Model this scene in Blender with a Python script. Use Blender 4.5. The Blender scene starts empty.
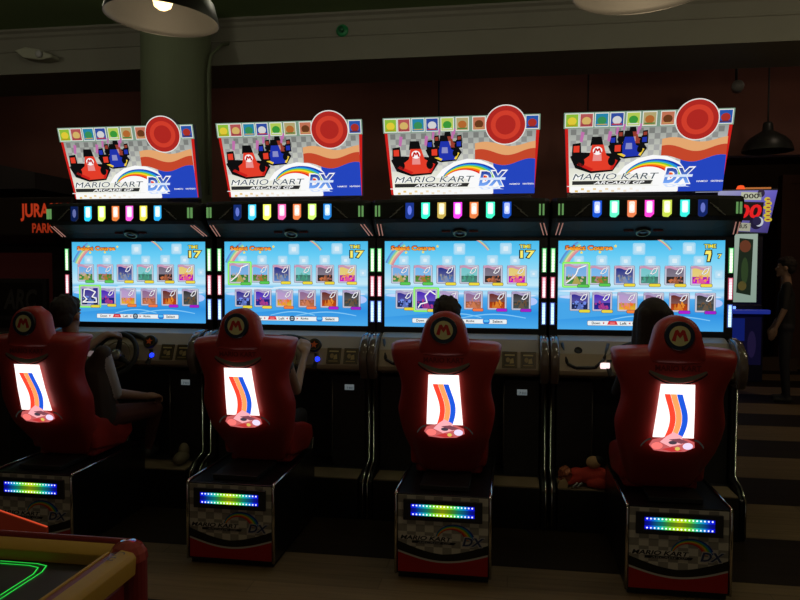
import bpy, bmesh, math, random
from mathutils import Vector, Matrix, Euler
random.seed(5)
PI = math.pi
SC = bpy.context.scene
COL = SC.collection

# ------------------------------------------------------------------ helpers
def lin(c):
    return tuple((x/12.92 if x <= .04045 else ((x+.055)/1.055)**2.4) for x in c)
def rgb(r, g, b): return lin((r/255, g/255, b/255))

def mat(name, col, rough=.5, metal=0., emit=None, es=1., spec=.5, alpha=None, trans=0., noise=None, coat=0.):
    m = bpy.data.materials.new(name); m.use_nodes = True
    nt = m.node_tree; b = nt.nodes['Principled BSDF']
    b.inputs['Base Color'].default_value = (*col, 1)
    b.inputs['Roughness'].default_value = rough
    b.inputs['Metallic'].default_value = metal
    b.inputs['Specular IOR Level'].default_value = spec
    b.inputs['Coat Weight'].default_value = coat
    if trans: b.inputs['Transmission Weight'].default_value = trans
    if emit:
        b.inputs['Emission Color'].default_value = (*emit, 1)
        b.inputs['Emission Strength'].default_value = es
    if noise:
        sc, amt = noise
        tc = nt.nodes.new('ShaderNodeTexCoord'); n = nt.nodes.new('ShaderNodeTexNoise')
        n.inputs['Scale'].default_value = sc; n.inputs['Detail'].default_value = 5
        mx = nt.nodes.new('ShaderNodeMix'); mx.data_type = 'RGBA'
        mx.inputs['A'].default_value = (*[c*(1-amt) for c in col], 1)
        mx.inputs['B'].default_value = (*[min(1, c*(1+amt)) for c in col], 1)
        nt.links.new(tc.outputs['Object'], n.inputs['Vector'])
        nt.links.new(n.outputs['Fac'], mx.inputs['Factor'])
        nt.links.new(mx.outputs['Result'], b.inputs['Base Color'])
    return m

def pic_mat(name, es, rough=.3, base=0., spec=.3):
    """printed or back-lit surface whose artwork colours are stored in the mesh"""
    m = bpy.data.materials.new(name); m.use_nodes = True
    nt = m.node_tree; b = nt.nodes['Principled BSDF']
    a = nt.nodes.new('ShaderNodeAttribute'); a.attribute_name = 'Col'
    b.inputs['Roughness'].default_value = rough
    b.inputs['Specular IOR Level'].default_value = spec
    if base:
        nt.links.new(a.outputs['Color'], b.inputs['Base Color'])
    else:
        b.inputs['Base Color'].default_value = (.01, .01, .01, 1)
    if es:
        nt.links.new(a.outputs['Color'], b.inputs['Emission Color'])
        b.inputs['Emission Strength'].default_value = es
    return m

def wloc(o):
    v = Vector((0, 0, 0))
    while o is not None:
        v += o.location; o = o.parent
    return v

def mk(name, bm, m, parent=None, smooth=False, bevel=0, seg=2, rec=True):
    """link a bmesh given in world coordinates as one object under parent"""
    if rec: bmesh.ops.recalc_face_normals(bm, faces=bm.faces[:])
    off = wloc(parent) if parent else Vector((0, 0, 0))
    bmesh.ops.translate(bm, verts=bm.verts[:], vec=-off)
    me = bpy.data.meshes.new(name); bm.to_mesh(me); bm.free()
    for mm in (m if isinstance(m, (list, tuple)) else [m]): me.materials.append(mm)
    o = bpy.data.objects.new(name, me); COL.objects.link(o)
    if parent: o.parent = parent
    if smooth:
        for p in me.polygons: p.use_smooth = True
    if bevel:
        md = o.modifiers.new('bevel', 'BEVEL'); md.width = bevel; md.segments = seg; md.limit_method = 'ANGLE'; md.angle_limit = math.radians(35)
        md.harden_normals = False
    return o

def tag(o, label, cat, group=None):
    o['label'] = label; o['category'] = cat
    if group: o['group'] = group
    return o

def empty(name, loc, label, cat, group=None):
    o = bpy.data.objects.new(name, None); COL.objects.link(o); o.location = loc; o.empty_display_size = .1
    return tag(o, label, cat, group)

def struct(name, bm, m, **k):
    o = mk(name, bm, m, **k); o['kind'] = 'structure'; return o

def box(bm, x0, x1, y0, y1, z0, z1):
    vs = [bm.verts.new((x, y, z)) for x in (x0, x1) for y in (y0, y1) for z in (z0, z1)]
    for f in ((0, 1, 3, 2), (4, 6, 7, 5), (0, 4, 5, 1), (2, 3, 7, 6), (0, 2, 6, 4), (1, 5, 7, 3)):
        bm.faces.new([vs[i] for i in f])
    return bm

def B(*a):
    bm = bmesh.new(); box(bm, *a); return bm

def prism(bm, pts, axis, a, b):
    """extrude a 2D outline along axis ('x': pts are (y,z); 'y': (x,z); 'z': (x,y))"""
    def P(p, t):
        return {'x': (t, p[0], p[1]), 'y': (p[0], t, p[1]), 'z': (p[0], p[1], t)}[axis]
    A = [bm.verts.new(P(p, a)) for p in pts]; Bv = [bm.verts.new(P(p, b)) for p in pts]
    n = len(pts)
    bm.faces.new(A); bm.faces.new(Bv[::-1])
    for i in range(n): bm.faces.new((A[i], A[(i+1) % n], Bv[(i+1) % n], Bv[i]))
    return bm

def frame_of(d):
    d = d.normalized(); u = d.cross(Vector((0, 0, 1)))
    if u.length < 1e-4: u = Vector((1, 0, 0))
    u.normalize(); return u, d.cross(u)

def tube(bm, pts, r, n=8, cap=True):
    pts = [Vector(p) for p in pts]; rings = []
    for i, p in enumerate(pts):
        d = (pts[min(i+1, len(pts)-1)]-pts[max(i-1, 0)])
        u, v = frame_of(d); rr = r[i] if isinstance(r, (list, tuple)) else r
        rings.append([bm.verts.new(p+rr*(u*math.cos(2*PI*k/n)+v*math.sin(2*PI*k/n))) for k in range(n)])
    for a, b in zip(rings, rings[1:]):
        for k in range(n): bm.faces.new((a[k], a[(k+1) % n], b[(k+1) % n], b[k]))
    if cap: bm.faces.new(rings[0]); bm.faces.new(rings[-1][::-1])
    return bm

def lathe(bm, prof, c, ax=Vector((0, 0, 1)), n=32):
    """revolve (r,h) profile about an axis through c"""
    ax = Vector(ax).normalized(); u, v = frame_of(ax); c = Vector(c); rings = []
    for r, h in prof:
        if r < 1e-5: rings.append([bm.verts.new(c+ax*h)])
        else: rings.append([bm.verts.new(c+ax*h+r*(u*math.cos(2*PI*k/n)+v*math.sin(2*PI*k/n))) for k in range(n)])
    for a, b in zip(rings, rings[1:]):
        for k in range(n):
            if len(a) == 1 and len(b) == 1: continue
            if len(a) == 1: bm.faces.new((a[0], b[k], b[(k+1) % n]))
            elif len(b) == 1: bm.faces.new((a[k], b[0], a[(k+1) % n]))
            else: bm.faces.new((a[k], a[(k+1) % n], b[(k+1) % n], b[k]))
    return bm

def torus(bm, c, ax, R, r, n=40, m=10):
    ax = Vector(ax).normalized(); u, v = frame_of(ax); c = Vector(c); rings = []
    for i in range(n):
        a = 2*PI*i/n; d = u*math.cos(a)+v*math.sin(a)
        rings.append([bm.verts.new(c+d*(R+r*math.cos(2*PI*k/m))+ax*r*math.sin(2*PI*k/m)) for k in range(m)])
    for i in range(n):
        a, b = rings[i], rings[(i+1) % n]
        for k in range(m): bm.faces.new((a[k], b[k], b[(k+1) % m], a[(k+1) % m]))
    return bm

def lerp(a, b, t): return a+(b-a)*t
def interp(tab, x):
    if x <= tab[0][0]: return tab[0][1]
    for (x0, y0), (x1, y1) in zip(tab, tab[1:]):
        if x <= x1: return lerp(y0, y1, (x-x0)/(x1-x0))
    return tab[-1][1]

# ---- lettering
_tc = {}
def text_polys(s, bold=0., shear=0.):
    k = (s, bold, shear)
    if k in _tc: return _tc[k]
    cu = bpy.data.curves.new('lettering', 'FONT'); cu.body = s; cu.offset = bold; cu.shear = shear; cu.resolution_u = 3
    o = bpy.data.objects.new('lettering', cu); COL.objects.link(o)
    dg = bpy.context.evaluated_depsgraph_get(); me = bpy.data.meshes.new_from_object(o.evaluated_get(dg))
    vs = [(v.co.x, v.co.y) for v in me.vertices]; ps = [list(p.vertices) for p in me.polygons]
    bpy.data.objects.remove(o); bpy.data.curves.remove(cu); bpy.data.meshes.remove(me)
    x0 = min(v[0] for v in vs); x1 = max(v[0] for v in vs); y0 = min(v[1] for v in vs); y1 = max(v[1] for v in vs)
    r = ([((v[0]-x0)/(x1-x0), (v[1]-y0)/(y1-y0)) for v in vs], ps); _tc[k] = r
    return r

class Pic:
    """flat artwork: coloured polygons stacked in thin layers on one surface"""
    def __init__(s, T): s.T = T; s.v = []; s.f = []; s.c = []
    def poly(s, pts, col, L):
        i = len(s.v); cols = col if isinstance(col[0], (tuple, list)) else [col]*len(pts)
        s.v += [s.T(x, y, L) for x, y in pts]; s.f.append(list(range(i, i+len(pts)))); s.c.append(cols)
    def rect(s, x0, y0, x1, y1, col, L, col2=None):
        s.poly([(x0, y0), (x1, y0), (x1, y1), (x0, y1)], [col, col, col2, col2] if col2 else col, L)
    def disc(s, x, y, rx, ry, col, L, n=20, a0=0, a1=2*PI):
        s.poly([(x+rx*math.cos(lerp(a0, a1, k/n)), y+ry*math.sin(lerp(a0, a1, k/n))) for k in range(n+(a1-a0 < 6))], col, L)
    def band(s, A, Bp, col, L):
        for i in range(len(A)-1): s.poly([A[i], A[i+1], Bp[i+1], Bp[i]], col, L)
    def line(s, pts, w, col, L):
        for (x0, y0), (x1, y1) in zip(pts, pts[1:]):
            d = math.hypot(x1-x0, y1-y0) or 1; nx, ny = -(y1-y0)/d*w/2, (x1-x0)/d*w/2; ex, ey = (x1-x0)/d*w*.3, (y1-y0)/d*w*.3
            s.poly([(x0+nx-ex, y0+ny-ey), (x1+nx+ex, y1+ny+ey), (x1-nx+ex, y1-ny+ey), (x0-nx-ex, y0-ny-ey)], col, L)
    def rrect(s, x0, y0, x1, y1, r, col, L):
        pts = []
        for cx, cy, a in ((x1-r, y1-r, 0), (x0+r, y1-r, 90), (x0+r, y0+r, 180), (x1-r, y0+r, 270)):
            for k in range(5):
                t = math.radians(a+k*22.5); pts.append((cx+r*math.cos(t), cy+r*math.sin(t)))
        s.poly(pts, col, L)
    def text(s, t, x0, y0, x1, y1, col, L, bold=0., shear=0., col2=None):
        vs, ps = text_polys(t, bold, shear)
        for p in ps:
            q = [(lerp(x0, x1, vs[i][0]), lerp(y0, y1, vs[i][1])) for i in p]
            if col2: c = [tuple(lerp(a, b, vs[i][1]) for a, b in zip(col, col2)) for i in p]
            else: c = col
            s.poly(q, c, L)
    def build(s, name, m, parent, back=None):
        bm = bmesh.new(); cl = bm.loops.layers.float_color.new('Col')
        for f, c in zip(s.f, s.c):
            fc = bm.faces.new([bm.verts.new(s.v[i]) for i in f])
            for l, cc in zip(fc.loops, c): l[cl] = (*cc[:3], 1)
        if back:   # body behind the picture so that it is a solid panel
            n0 = len(bm.faces)
            back(bm)
            bm.faces.ensure_lookup_table()
            for fc in bm.faces[n0:]:
                for l in fc.loops: l[cl] = (.01, .01, .012, 1)
        return mk(name, bm, m, parent, rec=False)

# ------------------------------------------------------------------ materials
M = {}
M['black'] = mat('black_gloss_plastic', (.010, .010, .011), .28, spec=.5)
M['dark'] = mat('dark_cabinet_laminate', (.016, .016, .018), .45, noise=(6, .3))
M['hood'] = mat('dark_green_grey_hood_plastic', (.021, .023, .020), .6, spec=.12)
M['dash'] = mat('grey_beige_dash_plastic', (.34, .27, .19), .38, noise=(3, .1))
M['dashdark'] = mat('charcoal_plastic', (.03, .03, .032), .4)
M['chrome'] = mat('chrome_trim', (.75, .74, .7), .18, 1.)
M['guard'] = mat('smoked_side_guard', (.12, .09, .075), .15, coat=.6)
M['red'] = mat('red_seat_plastic', (.39, .028, .022), .42, noise=(4, .06))
M['redpad'] = mat('red_seat_vinyl', (.30, .015, .014), .55)
M['kickplate'] = mat('brushed_steel_plate', (.22, .22, .21), .35, .8)
M['rubber'] = mat('black_rubber', (.012, .012, .012), .7)
M['screen'] = pic_mat('lit_game_screen', 1.0, .35, spec=.25)
M['marquee'] = pic_mat('back_lit_marquee_print', 1.0, .35, spec=.2)
M['lightbox'] = pic_mat('back_lit_seat_panel', 1.5, .4, spec=.2)
M['print'] = pic_mat('printed_panel', 0, .3, base=1, spec=.5)
M['led'] = pic_mat('led_matrix', 1.6, .4, spec=.2)
M['badge'] = pic_mat('enamel_badge', 0, .35, base=1, spec=.5)

def emis(name, c, s): return mat(name, (.02, .02, .02), .4, emit=c, es=s)

# ------------------------------------------------------------------ camera
cd = bpy.data.cameras.new('camera'); cam = bpy.data.objects.new('camera', cd); COL.objects.link(cam)
cam.location = (0, 0, 1.62)
f_px, yaw, pit, roll = 704.72, .1552, .0431, .0036
cy, sy = math.cos(yaw), math.sin(yaw)
F = Vector((-sy*math.cos(pit), cy*math.cos(pit), -math.sin(pit))); R = Vector((cy, sy, 0)); U = R.cross(F)
R2 = R*math.cos(roll)+U*math.sin(roll); U2 = U*math.cos(roll)-R*math.sin(roll)
cam.rotation_euler = Matrix(((R2.x, U2.x, -F.x), (R2.y, U2.y, -F.y), (R2.z, U2.z, -F.z))).to_euler()
cd.sensor_width = 36; cd.lens = 36*f_px/800; cd.clip_end = 60
SC.camera = cam

# ------------------------------------------------------------------ room
def stripes_mat():
    m = bpy.data.materials.new('striped_plank_floor'); m.use_nodes = True; nt = m.node_tree; b = nt.nodes['Principled BSDF']
    N = nt.nodes.new; Lk = nt.links.new
    g = N('ShaderNodeNewGeometry'); sp = N('ShaderNodeSeparateXYZ'); Lk(g.outputs['Position'], sp.inputs[0])
    def math_(op, a, v=None, c=None):
        n = N('ShaderNodeMath'); n.operation = op; Lk(a, n.inputs[0])
        if v is not None:
            if isinstance(v, (int, float)): n.inputs[1].default_value = v
            else: Lk(v, n.inputs[1])
        return n.outputs[0]
    t = math_('SUBTRACT', sp.outputs['Y'], 3.83+.663); t = math_('DIVIDE', t, 1.326); fr = math_('FLOORED_MODULO', t, 1.0)
    band = math_('LESS_THAN', fr, .5)
    wn = N('ShaderNodeTexNoise'); mp = N('ShaderNodeMapping'); mp.inputs['Scale'].default_value = (1.2, 18, 1)
    Lk(g.outputs['Position'], mp.inputs[0]); Lk(mp.outputs[0], wn.inputs['Vector']); wn.inputs['Scale'].default_value = 2; wn.inputs['Detail'].default_value = 6
    br = N('ShaderNodeTexBrick'); br.inputs['Scale'].default_value = 1; br.inputs['Brick Width'].default_value = 1.3; br.inputs['Row Height'].default_value = .1326
    br.inputs['Mortar Size'].default_value = .002; br.inputs['Color1'].default_value = (1, 1, 1, 1); br.inputs['Color2'].default_value = (.75, .75, .75, 1); br.inputs['Mortar'].default_value = (.3, .3, .3, 1)
    Lk(g.outputs['Position'], br.inputs['Vector'])
    mx = N('ShaderNodeMix'); mx.data_type = 'RGBA'; mx.inputs['A'].default_value = (.045, .030, .018, 1); mx.inputs['B'].default_value = (.34, .24, .13, 1); Lk(band, mx.inputs['Factor'])
    m2 = N('ShaderNodeMix'); m2.data_type = 'RGBA'; m2.blend_type = 'MULTIPLY'; m2.inputs['Factor'].default_value = .6; Lk(mx.outputs['Result'], m2.inputs['A']); Lk(br.outputs['Color'], m2.inputs['B'])
    m3 = N('ShaderNodeMix'); m3.data_type = 'RGBA'; m3.blend_type = 'MULTIPLY'; m3.inputs['Factor'].default_value = .5; Lk(m2.outputs['Result'], m3.inputs['A']); Lk(wn.outputs['Fac'], m3.inputs['B'])
    Lk(m3.outputs['Result'], b.inputs['Base Color']); b.inputs['Roughness'].default_value = .65; b.inputs['Specular IOR Level'].default_value = .12
    return m
XL, XR, YB, YF = -7.0, 6.0, -4.0, 15.0
struct('floor', B(XL, XR, YB, YF, -.1, 0), stripes_mat())
m_green = mat('green_ceiling_paint', (.16, .24, .09), .8, noise=(2, .1))
m_beam = mat('pale_moulding_paint', (.26, .25, .20), .6, noise=(2.5, .12))
m_brown = mat('dark_red_brown_wall', (.20, .075, .055), .8, noise=(2, .25))
m_far = mat('dark_brown_panelling', (.09, .055, .035), .7, noise=(3, .25))
m_col = mat('olive_column_paint', (.13, .155, .09), .7, noise=(2.5, .08))
struct('ceiling', B(XL, XR, YB, 5.6, 3.672, 3.85), m_green)
struct('ceiling_rear', B(XL, XR, 6.3, YF, 3.72, 3.85), mat('dark_rear_ceiling', (.10, .05, .04), .8))
bm = bmesh.new()
prism(bm, [(5.6, 3.30), (6.3, 3.30), (6.3, 3.85), (5.6, 3.85), (5.6, 3.70), (5.53, 3.70), (5.53, 3.69), (5.56, 3.68), (5.56, 3.655), (5.585, 3.64), (5.585, 3.615), (5.6, 3.60), (5.6, 3.50), (5.592, 3.495), (5.592, 3.488), (5.6, 3.483)], 'x', XL, XR)
o = struct('trim_1', bm, m_beam); o['label'] = 'pale ceiling beam with moulding along its top'
struct('wall_back', B(XL, 1.15, 7.6, 7.75, 0, 3.72), m_brown)
struct('wall_header', B(1.15, XR, 7.6, 7.75, 2.78, 3.72), m_brown)
struct('wall_far', B(XL, XR, YF, YF+.15, 0, 3.85), m_far)
struct('wall_left', B(XL-.15, XL, YB, YF+.15, 0, 3.85), m_brown)
struct('wall_right', B(XR, XR+.15, YB, YF+.15, 0, 3.85), m_far)
bm = bmesh.new(); lathe(bm, [(0, 0), (.268, 0), (.268, 3.67), (0, 3.67)], (-2.635, 5.32, 0), n=48)
struct('column', bm, m_col, smooth=False, bevel=0)
# far right door frame and panelling
bm = bmesh.new()
for x in (4.55, 5.25): box(bm, x, x+.14, 12.9, 13.1, 0, 3.1)
box(bm, 4.55, 5.39, 12.9, 13.1, 3.1, 3.25); box(bm, 4.69, 5.25, 12.97, 13.03, 0, 3.1)
struct('door_1', bm, mat('brown_door_wood', (.09, .035, .022), .6, noise=(5, .3)))
struct('trim_2', B(3.0, 6.0, 14.8, 15.0, 2.85, 3.05), mat('tan_trim', (.28, .24, .14), .7))
struct('trim_3', B(XL, 1.15, 7.56, 7.6, 2.05, 2.15), m_far)
# hidden-roof ductwork seen as a grey wedge top left
bm = bmesh.new(); prism(bm, [(-7.0, 3.05), (-7.0, 2.45), (-4.9, 2.45), (-4.9, 2.62)], 'y', 6.7, 7.55)
struct('trim_4', bm, mat('grey_bulkhead', (.055, .045, .045), .7))

# conduit on the column, sprinkler, detector
bm = bmesh.new(); tube(bm, [(-2.335, 5.25, 2.2), (-2.335, 5.25, 3.15), (-2.325, 5.27, 3.28), (-2.31, 5.45, 3.42), (-2.31, 5.59, 3.47)], .011)
tag(mk('conduit', bm, m_col, smooth=True), 'thin olive painted conduit running down the right side of the column', 'pipe')
sp = empty('sprinkler', (-1.35, 5.59, 3.53), 'small green sprinkler on the pale beam right of the left pendant lamp', 'sprinkler')
bm = bmesh.new(); lathe(bm, [(0, 0), (.045, 0), (.05, .012), (.03, .02), (0, .02)], (-1.35, 5.60, 3.53), (0, -1, 0), 24)
mk('escutcheon', bm, mat('green_enamel', (.02, .30, .10), .4), sp, True)
bm = bmesh.new(); lathe(bm, [(0, .02), (.016, .02), (.014, .05), (.022, .052), (.022, .056), (0, .056)], (-1.35, 5.60, 3.53), (0, -1, 0), 16)
mk('nozzle', bm, mat('dull_green_brass', (.03, .15, .07), .4, .5), sp, True)
dt = empty('emergency_light', (-4.15, 5.5, 3.47), 'off-white twin emergency light on the beam at the top left corner', 'light')
bm = bmesh.new(); prism(bm, [(-4.30, 3.50), (-4.22, 3.435), (-4.06, 3.41), (-3.95, 3.425), (-3.955, 3.45), (-4.07, 3.50), (-4.2, 3.525)], 'y', 5.49, 5.6)
mk('housing', bm, mat('offwhite_plastic', (.42, .42, .32), .5), dt, bevel=.01)
bm = bmesh.new(); lathe(bm, [(0, 0), (.03, 0), (.03, .02), (.024, .026), (0, .026)], (-4.06, 5.49, 3.455), (0, -1, 0), 16)
mk('lens', bm, mat('pale_lens', (.5, .5, .5), .2), dt, True)

dt.location.x += .115; dt.location.z -= .03
# ------------------------------------------------------------------ pendant lamps
def pendant(c, rad, label, lit, top=3.72, tilt=0.):
    """dome shade with its rim centre at c"""
    e = empty('pendant_lamp', (c[0], c[1], c[2]), label, 'lamp')
    ax = Vector((math.sin(tilt), 0, math.cos(tilt)))
    prof_o = [(rad, 0), (rad*.985, .02), (rad*.90, .075), (rad*.70, .125), (rad*.42, .165), (rad*.22, .19), (rad*.2, .25), (rad*.14, .27), (0, .275)]
    prof_i = [(0, .185), (rad*.2, .182), (rad*.42, .157), (rad*.69, .118), (rad*.885, .07), (rad*.965, .02), (rad*.975, 0), (rad, 0)]
    bm = bmesh.new(); lathe(bm, prof_o, c, ax, 48); bmesh.ops.remove_doubles(bm, verts=bm.verts[:], dist=1e-5)
    sh = mk('lamp_shade', bm, mat('black_enamel_shade', (.02, .02, .018), .4), e, True)
    bm = bmesh.new(); lathe(bm, prof_i, Vector(c)+ax*.002, ax, 48)
    mk('reflector', bm, mat('grey_inside_of_shade', (.042, .042, .040), .6), e, True)
    bm = bmesh.new(); tube(bm, [Vector(c)+ax*.27, (c[0]+ax.x*.4, c[1], c[2]+.4), (c[0]+ax.x*.4, c[1], top)], .008)
    mk('cord', bm, M['rubber'], e, True)
    bm = bmesh.new(); lathe(bm, [(0, 0), (.016, .003), (.032, .014), (.038, .034), (.032, .058), (.018, .08), (.016, .12), (0, .12)], Vector(c)+ax*.035, ax, 24)
    mk('bulb', bm, emis('warm_bulb', (1, .72, .33), 3) if lit else mat('pearl_bulb', (.5, .42, .3), .3, emit=(1, .6, .25), es=.0), e, True)
    if lit:
        ld = bpy.data.lights.new('bulb_light', 'POINT'); ld.energy = lit; ld.color = (1, .75, .45); ld.shadow_soft_size = .05
        lo = bpy.data.objects.new('bulb_light', ld); COL.objects.link(lo); lo.parent = e; lo.location = (0, 0, -.06)
    return e
pendant((-1.345, 2.60, 2.585), .215, 'black dome pendant lamp with its bulb lit, in front of the olive column', 2.4, tilt=.06)
pendant((.454, 2.60, 2.60), .25, 'black dome pendant lamp cut by the top edge, above the rightmost marquees', 5.0, tilt=-.04)
pendant((2.33, 7.0, 2.72), .22, 'dark unlit pendant lamp hanging far behind, above the machine with red digits', 0)
pendant((-3.72+3.0, 7.05, 2.62), .2, 'dark unlit pendant lamp hanging behind the gap right of the second marquee', 0)
pendant((.72, 7.05, 2.66), .2, 'dark unlit pendant lamp hanging behind the third and fourth marquees', 0)

cc = empty('security_camera', (1.95, 6.6, 3.2), 'small dark security camera on the wall above the machine with red digits', 'camera')
bm = bmesh.new(); lathe(bm, [(0, 0), (.045, 0), (.05, .03), (.05, .16), (0, .16)], (1.9, 6.45, 3.2), (.25, 1, .1), 16)
mk('camera_body', bm, mat('grey_camera', (.15, .14, .13), .4), cc, True)
bm = bmesh.new(); tube(bm, [(1.93, 6.6, 3.22), (1.93, 6.62, 3.72)], .012); mk('bracket', bm, M['black'], cc, True)

# ------------------------------------------------------------------ artwork
W_ = rgb(250, 250, 250); BK = rgb(12, 12, 14)
def mixc(a, b, t): return tuple(lerp(x, y, t) for x, y in zip(a, b))

MPTS = [(-.038, -.022), (-.022, .026), (-.010, .030), (0, .014), (.010, .030), (.022, .026), (.038, -.022), (.020, -.026), (.013, .006), (0, -.012), (-.013, .006), (-.020, -.026)]
def kart(P, X, Y, s, main, accent, L, badge=False):
    """generic open kart, X,Y centre, s scale in picture units (y up)"""
    q = lambda pts: [(X+a*s*1.05, Y+b*s*.82) for a, b in pts]
    P.poly(q([(-1.15, -.1), (-.9, -.75), (-.2, -1.05), (.75, -.95), (1.1, -.3), (.9, .05), (-.9, .15)]), BK, L)
    for a in (-1.08, .72):
        P.poly(q([(a, .0), (a+.02, .62), (a+.38, .68), (a+.42, .05)]), BK, L+1)
        P.poly(q([(a+.07, .15), (a+.07, .5), (a+.33, .52), (a+.33, .15)]), main, L+2)
    P.poly(q([(-.85, -.55), (-.2, -.92), (.75, -.85), (.95, -.35), (.45, -.05), (.3, .55), (-.2, .55), (-.3, -.05)]), main, L+2)
    P.poly(q([(-.85, -.55), (-.2, -.92), (-.1, -.8), (-.75, -.42)]), accent, L+3)
    P.poly(q([(.75, -.85), (.95, -.35), (.85, -.3), (.62, -.8)]), accent, L+3)
    P.poly(q([(-.28, .5), (-.22, 1.0), (.2, 1.0), (.3, .5)]), BK, L+1)
    P.poly(q([(-.15, -.35), (.25, -.35), (.22, .1), (-.12, .1)]), mixc(main, W_, .25), L+3)
    for a in (-.75, .45, ): P.poly(q([(a, .75), (a+.12, .7), (a+.2, 1.25), (a+.05, 1.3)]), rgb(190, 110, 170), L+1)
    P.disc(X-.72*s, Y-.35*s, .2*s, .24*s, BK, L+3, 14); P.disc(X+.72*s, Y-.3*s, .17*s, .22*s, BK, L+4, 14)
    if badge:
        P.disc(X+.05*s, Y+.18*s, .22*s, .19*s, W_, L+4, 16)
        P.poly([(X+.05*s+a*s*5.2, Y+.18*s+b*s*4.4) for a, b in MPTS], rgb(190, 20, 20), L+5)

RB = [rgb(230, 40, 30), rgb(250, 120, 20), rgb(250, 215, 40), rgb(120, 205, 50), rgb(30, 150, 220), rgb(20, 60, 180)]
def rainbow(P, cx, cy, r0, r1, ry, a0, a1, L, n=24, taper=.15, wash=0.):
    for i in range(6):
        A = []; Bq = []
        for k in range(n+1):
            t = k/n; a = lerp(a0, a1, t); w = lerp(taper, 1, t)
            ra = r0+(r1-r0)*(.5+(i/6-.5)*w) ; rb = r0+(r1-r0)*(.5+((i+1)/6-.5)*w)
            A.append((cx+ra*math.cos(a), cy+ra*ry*math.sin(a))); Bq.append((cx+rb*math.cos(a), cy+rb*ry*math.sin(a)))
        P.band(A, Bq, mixc(RB[i], rgb(150, 215, 245), wash), L)

def marquee_T(x0):
    yb, zb, yt, zt = 4.755, 2.130, 4.605, 2.617
    n = Vector((0, -(zt-zb), -(yb-yt))).normalized()
    def T(cx, cy, L):
        x = (385+cx/5.16-461.3)*(.998/152.5); s = (193-(105+cy/5.16))/76.
        p = Vector((x0+x, lerp(yb, yt, s), lerp(zb, zt, s)))+n*(.0006*L)
        return p
    return T, n

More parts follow.
